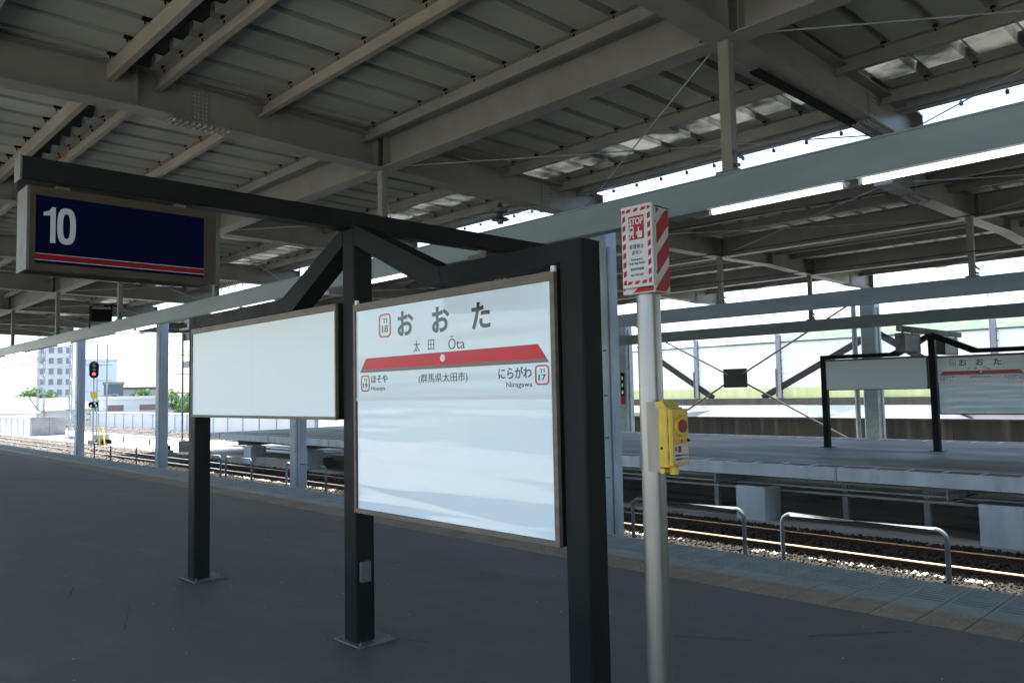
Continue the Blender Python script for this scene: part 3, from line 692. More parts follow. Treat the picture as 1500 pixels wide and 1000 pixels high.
def stripes(axis, u0, u1, v0, v1, a0, a1, period, width, slope, mtl, parent, phase=0):
    s = v0-abs(slope)*(u1-u0)-period+phase
    while s < v1+abs(slope)*(u1-u0)+period:
        if slope > 0: P = [(u0, s), (u1, s+slope*(u1-u0)), (u1, s+width+slope*(u1-u0)), (u0, s+width)]
        else: P = [(u0, s-slope*(u1-u0)), (u1, s), (u1, s+width), (u0, s+width-slope*(u1-u0))]
        P = clip_poly(P, v0, v1, 1)
        if P: prism(MB(), P, axis, a0, a1).build('red_stripe', mtl, parent)
        s += period
stripes('x', Y0+.004, Y1-.003, .004, ZH-.004, X1, X1+.0012, .122, .078, 1.05, stopred, t, .03)
stripes('y', X0+.006, X1-.006, .004, ZH-.004, Y0-.0012, Y0, .12, .075, .75, stopred, t, .0)
# projecting white notice panel on the -y side
pn = MB().cbox(-.054, .098, -.096, -.080, .022, .350, .003).build('notice_panel', stopwhite, t)
MB().box(.086, .0985, -.0795, -.0705, .018, .335).build('side_strip', stopwhite, t)
for z in (.07, .27): MB().box(.0982, .100, -.078, -.073, z, z+.012).build('rivet', darkgalv, t)
yp = -.0962; U0, U1, V0, V1 = -.046, .090, .034, .338; bw = .014
def pb(u0, u1, v0, v1, slope=.9, per=.036, wd=.021):
    stripes('y', u0, u1, v0, v1, yp-.001, yp, per, wd, slope, stopred, pn)
for (a, b_) in ((U0, U0+bw), (U1-bw, U1)):
    zz = V0
    stripes('y', a, b_, V0, V1, yp-.001, yp, .037, .022, .5, stopred, pn)
def hstripes(v0, v1):
    s = U0-.02
    while s < U1:
        P = clip_poly([(s, v0), (s+.02, v0), (s+.028, v1), (s+.008, v1)], U0+bw, U1-bw, 0)
        if P: prism(MB(), P, 'y', yp-.001, yp).build('red_stripe', stopred, pn)
        s += .036
hstripes(V0, V0+.013); hstripes(V1-.013, V1)
MB().box(-.015, .059, yp-.001, yp, .212, .308).build('red_square', stopred, pn)
text_fit('STOP', .069, .029, stopwhite, (.022, yp-.0012, .286), FRONT, pn, .03)
# train pictogram and pressing hand
m = MB(); yq = yp-.002
m.box(-.012, .010, yq, yq+.0008, .232, .262); m.box(-.009, .007, yq, yq+.0008, .262, .268)
prism(m, [(-.014, .218), (-.009, .218), (-.003, .230), (-.008, .230)], 'y', yq, yq+.0008); prism(m, [(.007, .218), (.012, .218), (.006, .230), (.001, .230)], 'y', yq, yq+.0008)
m.build('train_pictogram', stopwhite, pn)
MB().box(-.008, .006, yq-.0008, yq-.0001, .248, .258).build('train_window', stopred, pn)
m = MB(); m.box(.028, .050, yq, yq+.0008, .218, .244); m.box(.031, .036, yq, yq+.0008, .244, .262); m.box(.023, .0279, yq, yq+.0008, .230, .242); m.build('hand_pictogram', stopwhite, pn)
text_fit('非常停止', .071, .020, lettm, (.022, yp-.001, .184), FRONT, pn, .01)
text_fit('ボタン', .050, .018, lettm, (.022, yp-.001, .160), FRONT, pn, .01)
text_fit('Emergency', .058, .012, lettm, (.022, yp-.001, .132), FRONT, pn, .01)
text_fit('Train Stop Button', .080, .012, lettm, (.022, yp-.001, .116), FRONT, pn, .01)
text_fit('緊急停車按鈕', .064, .011, lettm, (.022, yp-.001, .094), FRONT, pn)
text_fit('비상 정지 버튼', .064, .011, lettm, (.022, yp-.001, .070), FRONT, pn)

t = thing('emergency_button_box', 'yellow enamel box with round red button fixed to the pole', 'button box', (-1.885, 2.6, 1.29))
MB().box(.015, .076, -.056, -.0495, -.012, .262).box(.040, .076, -.049, .03, -.010, .260).build('mounting_plate', alu, t)
MB().cbox(.077, .126, -.075, .036, .012, .240, .008).build('body', yellow, t, smooth=False)
MB().cbox(.1265, .146, -.079, .040, .020, .234, .007).build('cover', yellow, t)
for z in (.055, .120, .190): MB().cbox(.106, .128, -.083, -.0755, z-.013, z+.013, .003).build('hinge', yellow, t)
MB().tube([(.096, -.078, .085), (.096, -.0745, .085)], .005, 10).build('screw', blackmat, t)
MB().tube([(.112, -.02, -.018), (.112, -.02, .011)], .019, 14).build('cable_gland', yellow_dk, t, smooth=True)
MB().tube([(.085, -.06, -.004), (.085, .01, -.004)], .012, 8).build('conduit_stub', yellow_dk, t)
m = MB(); m.add([(.072, -.07, .241), (.118, -.07, .241), (.118, .02, .241), (.072, .02, .241), (.066, -.07, .262), (.098, -.07, .266), (.098, .02, .266), (.066, .02, .262)], [(0,3,2,1),(4,5,6,7),(0,1,5,4),(1,2,6,5),(2,3,7,6),(3,0,4,7)]).build('top_flap', yellow_dk, t)
bt = MB().tube([(.146, -.016, .168), (.154, -.016, .168)], [.042, .037], 24).build('button_ring', yellow, t, smooth=True)
MB().tube([(.154, -.016, .168), (.159, -.016, .168)], [.026, .024], 24).build('red_button', mat('button_red', (.26, .03, .03), rough=.45, spec=.2), t, smooth=True)
st = MB().box(.1462, .1470, -.066, .028, .028, .098).build('notice_sticker', stopwhite, t)
MB().box(.1471, .1475, -.040, -.020, .068, .092).build('sticker_mark', stopred, st); MB().box(.1471, .1475, -.060, -.048, .074, .090).build('sticker_mark', stopred, st)
text_fit('非常時以外は押さないで下さい', .084, .008, lettm, (.1471, -.019, .056), PLUSX, st)
text_fit('異常時は強く押して下さい', .080, .008, lettm, (.1471, -.019, .042), PLUSX, st)
MB().tube([(.146, .028, .112), (.154, .028, .112)], .005, 8).build('latch', blackmat, t)
MB().tube([(.146, -.016, .104), (.149, -.016, .116)], .003, 6).build('arrow_mark', stopred, t)

# ------------------------------------------------------------------ overhead wires and fittings
for lab, pts, r in (('dark contact wire above the far track', (3.70, 3.63), .010), ('dark feeder wire above the far track', (4.26, 4.215), .011), ('highest messenger wire above the far track', (4.90, 4.76), .012)):
    m = MB(); P = [(-120+i*(123.5/60), 13.6+.15*math.sin(i*.35), (pts[1]+(pts[0]-pts[1])*min(1, ((3.5+120-i*(123.5/60))/12))) ) for i in range(61)]
    m.tube(P, r, 5)
    o = m.build('overhead_wire', wirem); tag(o, lab, 'overhead wire')
def insulator(label, x, y, z):
    t = thing('wire_insulator', label, 'insulator', (x, y, z))
    m = MB().tube([(0,0,0),(0,0,-.05),(0,0,-.051),(0,0,-.10),(0,0,-.101),(0,0,-.16),(0,0,-.17),(0,0,-.25),(0,0,-.251),(0,0,-.28),(0,0,-.281),(0,0,-.34)], [.04,.045,.05,.06,.14,.13,.05,.05,.13,.15,.06,.05], 12)
    m.build('insulator_body', mat('porcelain_brown', (.05, .045, .045), rough=.3), t, smooth=True); MB().tube([(0, 0, 0), (0, 0, .06)], .03, 8).build('bolt', darkgalv, t)
insulator('dark bell insulator hanging under the cross girder above the station sign', -9.08, 8.58, 4.66)
insulator('dark insulator under the far end of the canopy on the left', -36.6, 9.0, 4.6)
for x in ():
    insulator({-10.03: 'insulator on the wire just right of the striped stop sign', -15.5: 'insulator on the wire hidden by the station sign', -4.57: 'insulator on the wire at the right of the view'}[x], x+.3, 13.75, 4.62)
# monitor on the duct
t = thing('driver_monitor', 'black monitor box with curved tube bracket above the lighting duct', 'monitor', (-21.2, 6.2, 3.55), rz=fz_(-21.2, 6.2))
MB().cbox(-.24, .24, -.12, .2, .04, .40, .02).build('housing', blackmat, t); MB().box(-.21, .21, -.15, -.121, .33, .38).build('visor', steel, t)
MB().tube([(.05, 0, .42), (.25, 0, .46), (.36, 0, .40), (.42, 0, .26), (.42, 0, -.05)], .022, 8).build('bracket_tube', blackmat, t, smooth=True)
MB().tube([(-.26, 0, -.15), (-.26, 0, .40), (-.18, 0, .45), (.18, 0, .45), (.26, 0, .38)], .015, 8).build('guard_tube', blackmat, t, smooth=True)
# white tube brackets seen behind the blank board
t = thing('pipe_bracket', 'small white square pipe bracket behind the left sign post', 'bracket', (-30.1, 11.5, 4.2))
MB().box(.2, .95, -.03, .03, -.02, .05).box(.90, .97, -.03, .03, .05, .65).box(.2, .90, -.03, .03, .58, .65).build('bent_pipe', whitem, t)

# ------------------------------------------------------------------ far platform
fp = MB().box(-35.4, 26, 15.42, 23.0, -.02, .05).build('far_platform', asphalt_far); fp['kind'] = 'structure'
MB().box(-35.4, 26, 15.42, 23.0, -.20, -.0205).build('platform_slab', MATS['viaduct_slab'], fp)
fblk = MB().box(-.296, .296, 14.80, 15.415, -.14, .05).box(-.296, .296, 14.80, 14.86, .0505, .054, 1).box(-.296, -.245, 14.86, 15.41, .0505, .0525, 1).box(-.296, .296, 15.36, 15.414, .0505, .0535, 1).mesh('edge_block', [asphalt_far, conc_blue])
fb2 = MB().box(-.296, .296, 23.005, 23.6, -.14, .05).box(-.296, .296, 23.54, 23.6, .0505, .056, 1).box(-.296, -.235, 23.02, 23.53, .0505, .0525, 1).mesh('edge_block', [asphalt_far, conc_blue])
ft = MB().box(-.296, .296, 15.42, 15.72, .051, .057).mesh('tactile_tile', mat('far_tactile', (.30, .27, .21), (.22, .20, .17), rough=.8, scale=5, rand=.1))
for k in range(61):
    x = .95-.6*k
    link('edge_block', fblk, fp, loc=(x, 0, 0)); link('edge_block', fb2, fp, loc=(x, 0, 0)); link('tactile_tile', ft, fp, loc=(x, 0, 0))
# painted fascia in 2.3 m lengths
x = 2.6
while x > -35:
    x2 = max(x-4.56, -35.4)
    MB().box(x2+.006, x-.006, 14.765, 14.797, -.185, .062).build('fascia_panel', conc_blue, fp)
    MB().box(x2-.02, x2+.02, 14.75, 14.764, -.2, .06).build('fascia_joint', galv, fp)
    x = x2
px = [.85, -3.82, -8.35, -12.9, -17.5, -22.1, -26.7, -31.3]
for x in px:
    MB().cbox(x-.33, x+.33, 14.62+.2, 15.3+.2, -1.1, -.42, .02).build('pier', conc_blue, fp)
    m = MB(); prism(m, [(14.80, -.19), (23.4, -.19), (23.4, -.30), (22.3, -.42), (15.9, -.42), (14.80, -.40)], 'x', x-.80, x-.785); m.box(x-.87, x-.70, 14.80, 23.3, -.44, -.42)
    m.build('cantilever_bracket', galv, fp)
    MB().cbox(x-.33, x+.33, 22.1, 22.7, -1.1, -.42, .02).build('pier', conc_blue, fp)
for x in px[:-1]:
    for dx in (1.55, 3.1): MB().cbox(x-dx-.06, x-dx+.06, 16.06, 16.2, -1.1, -.36, .01).build('steel_leg', galv, fp)
for (y, z, w, h) in ((15.35, -.40, .10, .035), (15.5, -.52, .14, .045), (15.9, -.34, .08, .05), (18.5, -.3, .1, .1)):
    MB().box(-35, 8, y, y+w, z-h, z).build('service_rail', galv, fp)
MB().tube([(-35, 15.66, -.26), (8, 15.66, -.26)], .012, 6).build('white_cable', whitem, fp)
MB().box(-35, 8, 15.2, 15.35, -.72, -.66).build('low_rail', darkgalv, fp) if False else None
# end railing and raised kerb at the end of the far platform
t = thing('platform_end_railing', 'thin dark railing along the far end of the opposite platform', 'railing', (-35, 0, .05))
MB().box(-.6, 14, 23.62, 23.75, -.05, .30).build('kerb', conc, t)
for k in range(16): MB().box(-.5+k*.95, -.46+k*.95, 23.66, 23.70, .30, 1.35).build('railing_post', darkgalv, t)
for z in (.75, 1.3): MB().box(-.5, 14, 23.665, 23.695, z, z+.035).build('top_bar', darkgalv, t)
t = thing('platform_steps', 'dark steel steps under the end of the far platform', 'steps', (-26, 16.5, -1.1))
for s in (0, .8): MB().bar((-.2, s, 0), (1.0, s, 1.05), .05, .18).build('stringer', darkgalv, t)
for k in range(5): MB().box(-.05+k*.2, .2+k*.2, .03, .77, .14+k*.19, .17+k*.19).build('tread', darkgalv, t)
MB().box(-35.5, -27.5, 15.0, 16.6, -1.12, -.82).build('low_walkway', mat('pale_slab', (.46, .44, .38), (.38, .36, .31), rough=.9, scale=1.5))['kind'] = 'structure'

# ------------------------------------------------------------------ parapet, noise barrier
t = thing('parapet_wall', 'dark stained concrete parapet behind the far platform', 'wall', (0, 30.0, -1.34))
for k in range(16):
    x = 6-k*3.0; MB().box(x-2.994, x-.006, -.14, .14, 0, 1.66).build('concrete_panel', conc_stain, t)
MB().box(-42, 6, -.19, .19, 1.661, 1.72).build('coping', conc_stain, t)
t = thing('noise_barrier', 'tall pale translucent noise barrier above the parapet wall', 'noise barrier', (0, 30.1, 0))
MB().box(-45, 9, -.12, .14, .87, 1.16).build('base_beam', mat('barrier_beam', (.15, .155, .14), (.10, .105, .095), rough=.8, scale=3, stretch=(1, 1, .2)), t)
bx = [-27.1, -23.2, -19.3, -15.4, -11.55, -7.65, -3.8, 0.1, 4.0]+[-31, -35, -39, -43]
bx.sort()
zz = [1.162, 1.57, 2.14, 2.77, 3.40]
for a, b in zip(bx[:-1], bx[1:]):
    for i, (z0, z1) in enumerate(zip(zz[:-1], zz[1:])):
        MB().box(a+.09, b-.09, .0, .035, z0+.006, z1-.006).build('barrier_panel', panelg if i == 0 else panelm, t)
    MB().box(a+.08, b-.08, -.03, .06, 3.401, 3.46).build('top_rail', darkgalv, t)
for x in bx:
    tp = 4.6 if x in (-19.3, -15.4) else 4.4
    p = MB().ibeam((x, 0, 0), (x, 0, .0001), .01, .01)
    p = MB().box(x-.075, x+.075, -.09, -.07, 1.16, 3.75).box(x-.075, x+.075, .07, .09, 1.16, 3.75).box(x-.006, x+.006, -.07, .07, 1.16, 3.75).build('barrier_post', mat('post_white', (.50, .53, .58), (.40, .43, .47), rough=.4, scale=2), t)
    MB().tube([(x-.1, -.06, 1.2), (x-.1, -.06, 4.9)], .02, 6).build('mast_rod', galv, p)
    for k in range(7): MB().box(x+.08, x+.16, -.10, -.07, 1.35+k*.33, 1.38+k*.33).build('hook', darkgalv, p)
    MB().box(x-.16, x-.08, -.10, -.06, 1.2, 2.35).build('stay_plate', darkgalv, p)
for (x0, z0, x1, z1) in ((-16.2, 1.17, -11.7, 3.5), (-22.5, 3.7, -18.5, 1.17), (-8.4, 1.17, -4.0, 3.5), (-11.4, 3.5, -7.9, 1.17)):
    MB().bar((x0, -.02, z0), (x1, -.02, z1), .02, .26, up=(0, 0, 1)).build('diagonal_band', MATS['dark_brace'], t)  # wide dark diagonal bars across the pale panels

# unseen other side of our platform, added for its light and reflections
t = thing('rear_parapet', 'added low concrete parapet beyond the track behind the viewer', 'wall', (0, -24, -1.34))
for k in range(14): MB().box(8-k*3-2.994, 8-k*3-.006, -.14, .14, 0, 1.9).build('concrete_panel', conc, t)
for x in (-9.02, -20.24, 2.0): column('canopy column on the far side of the track behind the viewer', x, -5.1, 4.68, group='columns behind the viewer')

t = thing('shade_enclosure', 'added grey panelled enclosure out of view at the right, blocking light', 'light blocker', (8.5, .4, 0))  # unseen box added to darken the right-hand faces of posts and signs
for k in range(5): MB().box(0, .1, k*.9+.006, (k+1)*.9-.006, .002, 3.6).build('end_panel', bluegray, t)
for k in range(8):
    for yy in (0, 4.4): MB().box(.106+k*1.2, 1.3+k*1.2, yy, yy+.1, .002, 3.6).build('side_panel', bluegray, t)
MB().box(-.1, 9.9, -.1, 4.6, 3.601, 3.75).build('roof', steel, t)
# ------------------------------------------------------------------ left distance: walls, masts, signal, buildings
def panel_wall(label, x0, x1, y, z0, z1, pitch, mt, name='precast_wall'):
    t = thing(name, label, 'wall', (x0, y, z0)); n = int((x1-x0)/pitch)
    for k in range(n): MB().box(k*pitch+.04, (k+1)*pitch-.04, 0, .16, 0, z1-z0).build('wall_panel', mt, t)
    for k in range(n+1): MB().box(k*pitch-.05, k*pitch+.05, -.06, .2, 0, z1-z0-.05).build('wall_post', conc_blue, t)
    MB().box(0, n*pitch, -.08, .22, z1-z0, z1-z0+.12).build('coping', mt, t); return t
panel_wall('white precast wall at the left edge beside the track', -87.0, -72.2, 16.0, -1.3, .28, 2.1, whitewall)
t = thing('end_wall', 'stained grey end wall closing the white precast wall', 'wall', (-72.1, 16.0, -1.34))
for k in range(2): MB().box(0, .25, k*1.22+.01, (k+1)*1.22-.01, .3, 1.6).build('wall_panel', conc, t)
MB().box(-.05, .4, 0, 2.44, 0, .29).build('footing', conc, t); MB().box(-.05, .32, -.05, 2.5, 1.6, 1.72).build('coping', conc, t)
panel_wall('long white panelled wall behind the distant third track', -92, -45, 26.0, -1.34, .3, 2.6, whitewall)

def lattice_mast(label, x, y, z0, z1, w, mtl):
    t = thing('lattice_mast', label, 'mast', (x, y, z0)); h = z1-z0
    for sx in (-1, 1):
        for sy in (-1, 1): MB().box(sx*w/2-.035, sx*w/2+.035, sy*w/2-.035, sy*w/2+.035, 0, h).build('mast_leg', mtl, t)
    m = MB(); n = int(h/(w*1.05)); s = h/n
    for k in range(n):
        d = 1 if k % 2 else -1
        for yy in (-w/2, w/2): m.bar((-d*w/2, yy, k*s), (d*w/2, yy, (k+1)*s), .03, .05, up=(0, 1, 0))
        for xx in (-w/2, w/2): m.bar((xx, -d*w/2, k*s), (xx, d*w/2, (k+1)*s), .03, .05, up=(1, 0, 0))
    m.build('lacing', mtl, t); MB().box(-w/2-.15, w/2+.15, -w/2-.15, w/2+.15, 0, .2).build('mast_base', conc, t)
    return t
lattice_mast('tall grey lattice mast directly behind the farthest column', -63.6, 16.9, -1.12, 7.5, .62, galv)
lattice_mast('distant lattice mast left of the apartment block', -97.5, 22.5, -1.12, 9.5, .6, galv)
t = thing('truss_beam', 'horizontal lattice truss of the overhead line at the left edge', 'truss', (-97.5, 22.5, 5.9))
for z in (0, .95): MB().box(-26, -.35, -.05, .05, z, z+.08).build('truss_chord', galv, t)
m = MB()
for k in range(20): m.bar((-.35-k*1.28, 0, .06), (-.35-k*1.28-.64, 0, .95), .05, .05, up=(0, 1, 0)); m.bar((-.35-k*1.28-.64, 0, .95), (-.35-(k+1)*1.28, 0, .06), .05, .05, up=(0, 1, 0))
m.build('truss_web', galv, t)
MB().box(-.9, -.1, -.1, .1, .1, 1.1).build('truss_plate', galv, t)
def sig_mast(label, x, y, z1, frames, yellow_plate):
    t = thing('equipment_mast', label, 'mast', (x, y, -1.12), rz=fz_(x, y))
    for dx in (-.28, .28): MB().tube([(dx, 0, 0), (dx, 0, z1+1.12)], .05, 8).build('mast_tube', galv, t, smooth=True)
    for z in frames: MB().box(-.6, .6, -.03, .03, z+1.12, z+1.16).build('mast_bracket', galv, t)
    MB().box(-.45, .45, -.3, .3, 0, .55).build('mast_base', conc, t)
    if yellow_plate is not None: MB().box(.2, .55, -.1, -.07, yellow_plate+1.12, yellow_plate+1.5).build('yellow_plate', yellow, t)
    return t
sig_mast('twin tube equipment mast with yellow plate beside the left sign post', -41.5, 16.4, 5.6, (.9, 1.9, 2.9, 3.9), 3.2)
sig_mast('twin tube mast standing right behind the red signal', -55.1, 16.2, 5.3, (.9, 1.9, 2.9, 3.9, 4.7), None)
# ladder lattice frame left of the blank board
t = thing('signal', 'three-lamp railway signal showing red on a thin grey post', 'railway signal', (-53.3, 15.2, -1.12), rz=fz_(-53.3, 15.2))
MB().tube([(0, 0, 0), (0, 0, 4.3)], .06, 10).build('signal_post', galv, t, smooth=True)
m = MB(); n = 24; pts = []
for k in range(n):
    a = 2*math.pi*k/n; pts.append((.27*math.cos(a), (.26 if math.sin(a) >= 0 else -.26)+.27*math.sin(a)))
prism(m, [(a, b+4.66) for a, b in pts], 'y', -.10, -.08).build('backboard', blackmat, t)
MB().cbox(-.14, .14, -.07, .14, 4.26, 5.06, .04).build('lamp_case', blackmat, t)
for k, (z, mm) in enumerate(((4.90, lampoff), (4.66, lampoff), (4.40, lamp_red))):
    MB().tube([(0, -.13, z), (0, -.102, z)], .095, 14).build('lamp', mm, t)
    MB().tube([(0, -.24, z+.02), (0, -.11, z+.02)], .108, 14, cap=False).build('hood', blackmat, t)
prism(MB(), [(-.22, 3.26), (.22, 3.26), (.18, 2.86), (-.12, 2.90)], 'y', -.12, -.09).build('yellow_marker', yellow, t)
MB().box(-.55, .45, -.03, .03, 3.30, 3.33).build('cross_bracket', galv, t); MB().box(-.55, .45, -.03, .03, 4.9, 4.93).build('cross_bracket', galv, t)
m = MB(); m.cbox(-.28, .28, -.10, .08, 2.32, 2.66, .08, ax='y').build('shunt_signal_case', blackmat, t)
for (a, b) in ((-.14, 2.43), (.14, 2.43), (.07, 2.57)): MB().tube([(a, -.12, b), (a, -.102, b)], .055, 10).build('shunt_lamp', whitem, t)
MB().box(-.3, .3, -.2, .2, 0, .3).build('signal_base', conc, t)
t = thing('yellow_ladder_bars', 'two slanting yellow bars beside a black cable box', 'guard bars', (-51.6, 15.1, -1.1))
for dx in (0, .95): MB().bar((dx, 0, 0), (dx-.75, .1, 1.1), .07, .07).build('yellow_bar', yellow, t)
t = thing('cable_box', 'black rounded cable box on the pale slab under the signal', 'cable box', (-52.6, 15.6, -1.12))
MB().cbox(-.9, .6, -.3, .3, 0, .36, .1, ax='x').build('box_body', blackmat, t); MB().box(-.2, .1, -.31, -.3, .1, .25).build('box_plate', darkgalv, t)
t = thing('point_machine', 'small dark point machine on pale ground left of the first post', 'track machine', (-41.6, 15.3, -1.12))
MB().tube([(0, -.1, .3), (0, .1, .3)], .16, 12).tube([(.3, -.1, .25), (.3, .1, .25)], .12, 12).build('drum', blackmat, t); MB().box(-.3, .8, -.1, .1, 0, .15).build('machine_foot', darkgalv, t)
t = thing('crossing_gate_arm', 'long thin grey bar lying above the pale slab', 'barrier arm', (-60, 17.5, -.75))
MB().tube([(0, 0, 0), (16, -.3, .1)], .05, 6).build('arm', darkgalv, t)
for k in range(4): MB().box(.5+k*5, .58+k*5, -.1-k*.1, 0-k*.1, -.4, 0).build('arm_support', darkgalv, t)

# buildings
def building(name, label, cx, cy, z0, w, d, h, wallm, roofm, rows, cols, win_w, win_h, rz, fz=.5, roof='flat', winm=None, sill=True):
    t = thing(name, label, 'building', (cx, cy, z0), rz=rz)
    MB().box(-w/2, w/2, 0, d, 0, h).build('wall', wallm, t)
    if roof == 'flat': MB().box(-w/2-.15, w/2+.15, -.15, d+.15, h+.002, h+.35).build('roof', roofm, t)
    else:
        m = MB(); e = .5; rh = roof
        m.add([(-w/2-e,-e,h+.002),(w/2+e,-e,h+.002),(w/2+e,d+e,h+.002),(-w/2-e,d+e,h+.002),(-w/2+d*.3,d/2,h+rh),(w/2-d*.3,d/2,h+rh)], [(0,1,5,4),(1,2,5),(2,3,4,5),(3,0,4),(3,2,1,0)]).build('roof', roofm, t)
    for r in range(rows):
        for c in range(cols):
            x = -w/2+w*(c+.5)/cols; z = h*(fz if rows == 1 else .10+.86*(r+.4)/rows)
            wn = MB().box(x-win_w/2-.06, x+win_w/2+.06, -.06, -.001, z-win_h/2-.06, z+win_h/2+.06).build('window', whitem, t)
            MB().box(x-win_w/2, x+win_w/2, -.09, -.0605, z-win_h/2, z+win_h/2).build('pane', winm or glass, wn)
            if sill: MB().box(x-win_w/2-.1, x+win_w/2+.1, -.16, -.0605, z-win_h/2-.12, z-win_h/2-.065).build('sill', whitem, wn)
    return t
def facing(x, y): return math.atan2(y, x)+math.pi/2*1 - math.pi   # turned so the front (local -y) looks at the camera
building('apartment_block', 'pale apartment block with rows of small windows at the left', -194.3, 47.6, -9, 6.6, 12, 24.3, whitewall, conc, 9, 4, .95, 1.25, fz_(-194, 47.6), winm=mat('hazed_window', (.30, .27, .30), rough=.5))  # pane colour lightened to stand in for distance haze
building('apartment_wing', 'blue-grey taller rear part of the distant apartment block', -197, 57.5, -9, 7, 10, 20.0, mat('bluish_render', (.80, .85, .88), rough=.85), MATS['bluish_render'] if 'bluish_render' in MATS else conc, 0, 3, .9, 1.2, fz_(-194, 55), winm=MATS['hazed_window'])
building('blue_house', 'small pale blue building in front of the distant tree', -114.7, 35.2, -9, 2.4, 5, 12.8, roof_blue, conc, 4, 1, 1.0, 1.5, fz_(-114, 35))
building('low_white_building', 'long low white building with brown shutters behind the wall', -89.6, 31.0, -9, 9.5, 8, 10.7, whitewall, whitewall, 1, 3, 1.6, .62, fz_(-90, 30), fz=.915, winm=shutter, sill=False)
building('balcony_house', 'grey house with a balcony above the low white building', -123.7, 41.0, -9, 5.5, 6, 12.2, mat('grey_render', (.42, .42, .40), rough=.85), roof_grey, 4, 2, 1.6, 1.5, fz_(-123, 40))
k = 0
for (x, y, z, w, rh, mt, lab) in ((-74, 13.8, -9, 9, 1.3, roof_blue, 'pale blue hipped roof at the left edge of the view'), (-86, 19.5, -9, 8, 1.6, roof_grey, 'grey hipped roof behind the white precast wall'), (-100, 26.5, -9, 10, 1.5, roof_grey, 'pale grey roof below the apartment block')):
    building('tiled_house', lab, x-12, y+1, z, w, 8, 9.6, whitewall, mt, 2, 3, 1.2, 1.2, fz_(x, y), roof=rh)
# town beyond the parapet
towns = [(-44, 56, 9.2, 12, 1.6, roof_grey, 'white house with grey roof seen through the gap left of the bracing'), (-33, 60, 8.8, 9, 1.6, roof_blue, 'house with pale blue roof behind the X bracing'),
         (-24, 62, 8.6, 8, 1.4, roof_grey, 'flat-looking pale roof seen under the noise barrier centre'), (-17, 66, 9.0, 8, 1.7, roof_red, 'house with a reddish tiled roof left of the far sign'),
         (-8, 58, 8.3, 9, 1.5, roof_red, 'brown-roofed house seen below the far station name board'), (2, 64, 8.9, 10, 1.6, roof_grey, 'pale house with grey roof at the right edge'),
         (-56, 70, 9.6, 12, 1.8, roof_grey, 'pale grey roof seen left of the emergency pole'), (-15, 88, 9.8, 11, 1.7, roof_grey, 'distant grey roof beyond the reddish one'), (-36, 92, 10.0, 12, 1.8, roof_red, 'distant reddish roof behind the X bracing'), (-2, 90, 9.9, 12, 1.7, roof_blue, 'distant bluish roof at far right')]
for (x, y, h, w, rh, mt, lab) in towns:
    building('tiled_house', lab, x, y, -9, w, 8, h-.6, whitewall, mt, 2, 3, 1.4, 1.2, random.uniform(-.3, .3), roof=rh)

# trees
def tree(label, x, y, z0, h, rad, seed, n=2600, leaf=.22):
    r = np.random.default_rng(seed); t = thing('broadleaf_tree', label, 'tree', (x, y, z0))
    m = MB().tube([(0, 0, 0), (.1, 0, h*.4), (0, .1, h*.75)], [.28, .2, .08], 8)
    cl = []
    for k in range(12):
        a = r.random()*6.28; rr = rad*(.25+.6*r.random()); zz_ = h-rad*1.0+rad*.8*(r.random()*1.6-.8); c = Vector((math.cos(a)*rr, math.sin(a)*rr, zz_)); cl.append((c, rad*(.28+.25*r.random())))
        m.tube([(0, 0, h*.45), c*.6+Vector((0, 0, h*.18)), c], [.09, .05, .02], 5)
    m.build('trunk', barkm, t)
    V = []; F = []
    for k in range(n):
        c, cr_ = cl[r.integers(len(cl))]; d = r.normal(size=3); d /= np.linalg.norm(d); p = np.array(c)+d*cr_*(.55+.5*r.random())
        u = r.normal(size=3); u /= np.linalg.norm(u); v = np.cross(u, r.normal(size=3)); v /= np.linalg.norm(v); s = leaf*(.6+.8*r.random())
        o = len(V); V += [tuple(p-u*s), tuple(p-v*s*.5), tuple(p+u*s), tuple(p+v*s*.5)]; F.append((o, o+1, o+2, o+3))
    mm = MB(); mm.add(V, F); mm.build('crown', leafm, t)
tree('bright green bushy tree above the low white building', -103.9, 36.6, -9, 12.4, 2.7, 11)
tree('green tree just left of the first black sign post', -84.5, 33.4, -9, 11.6, 2.2, 12)
tree('small yellow-green tree near the distant signal', -100, 29.6, -9, 11.0, 1.4, 13, 900)
for i, (x, y) in enumerate(((-190, 37), (-188, 40.5), (-196, 34), (-185, 43))):
    tree(['low distant tree at the extreme left of the skyline', 'second low distant tree at left skyline', 'rounded distant tree behind the left roofs', 'distant tree beside the apartment block'][i], x, y, -9, 12.6+i*.4, 3.2, 20+i, 1200, .35)

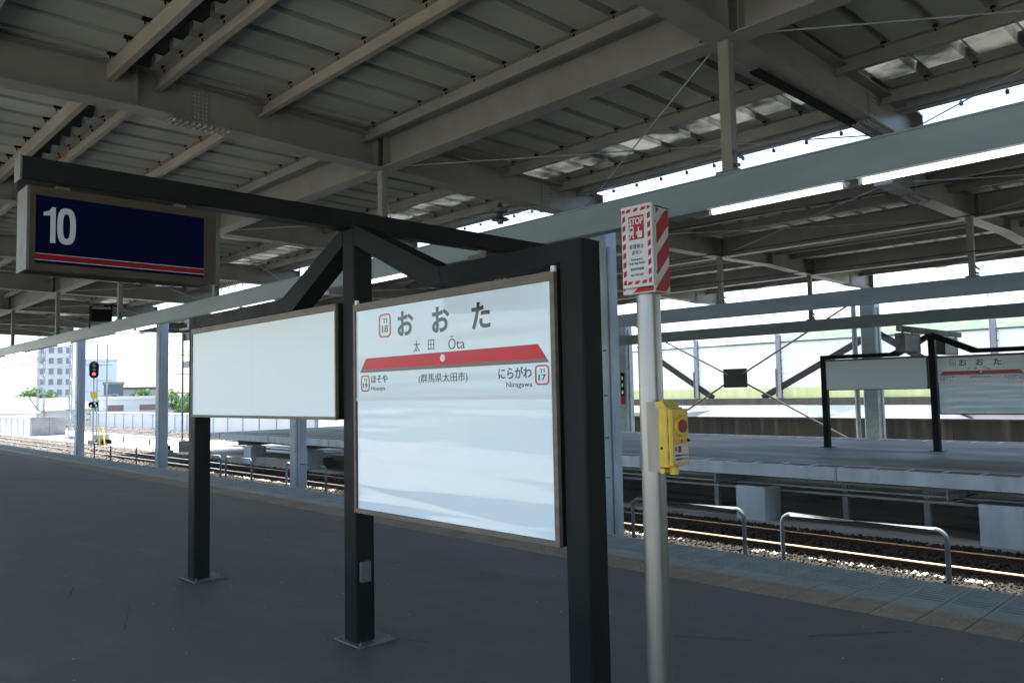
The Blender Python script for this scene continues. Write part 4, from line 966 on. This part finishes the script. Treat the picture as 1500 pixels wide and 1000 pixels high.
# hills
def ridge(name, pts, depth, z0, n=90, rough=6, seed=3):
    r = np.random.default_rng(seed); P = np.array(pts, float); tt = np.linspace(0, len(P)-1, n)
    L = np.stack([np.interp(tt, np.arange(len(P)), P[:, i]) for i in range(3)], 1)
    L[:, 2] += sum(r.normal()*rough/(k+1)*np.sin(np.linspace(0, 6.28*(k+1)*1.7, n)+r.random()*6) for k in range(9))+r.normal(size=n)*rough*.25
    rows = 14; V = []; F = []
    for j in range(rows):
        q = j/(rows-1)
        for i in range(n):
            dx, dy = L[i, 0], L[i, 1]; D = math.hypot(dx, dy); s = 1-(1-q)*depth/D
            V.append((dx*s, dy*s, -9+(L[i, 2]+9)*(q**.8)+r.normal()*rough*.5*(q > 0)*(q < 1)))
    for j in range(rows-1):
        for i in range(n-1): a = j*n+i; F.append((a, a+1, a+n+1, a+n))
    m = MB(); m.add(V, F); o = m.build(name, hillm, smooth=True); o['kind'] = 'structure'; return o
ridge('hills', [(-2300, 1900, 20), (-1887, 2331, 90), (-1619, 2525, 140), (-1514, 2590, 178), (-1388, 2660, 188), (-1241, 2731, 208), (-1097, 2792, 226), (-937, 2850, 240), (-800, 2890, 248), (-654, 2927, 248), (-300, 3000, 240), (200, 3050, 200)], 1200, 0)
ridge('hills', [(-2500, 330, 8), (-2455, 471, 12), (-2450, 494, 18), (-2439, 547, 12), (-2420, 626, 4), (-2350, 800, 3)], 600, 0, n=50, rough=2.5, seed=5)

# ------------------------------------------------------------------ summer haze over the plain
hz = bpy.data.materials.new('haze_air'); hz.use_nodes = True; n = hz.node_tree.nodes
for q in list(n):
    if q.type != 'OUTPUT_MATERIAL': n.remove(q)
pv = n.new('ShaderNodeVolumePrincipled'); pv.inputs['Color'].default_value = (.86, .93, 1, 1); pv.inputs['Density'].default_value = .000025; pv.inputs['Anisotropy'].default_value = .3
hz.node_tree.links.new(pv.outputs[0], n['Material Output'].inputs['Volume'])
h = MB().box(-3210, 710, -410, 3410, -10.5, 330).build('haze', hz); h['kind'] = 'stuff'; h.visible_shadow = True
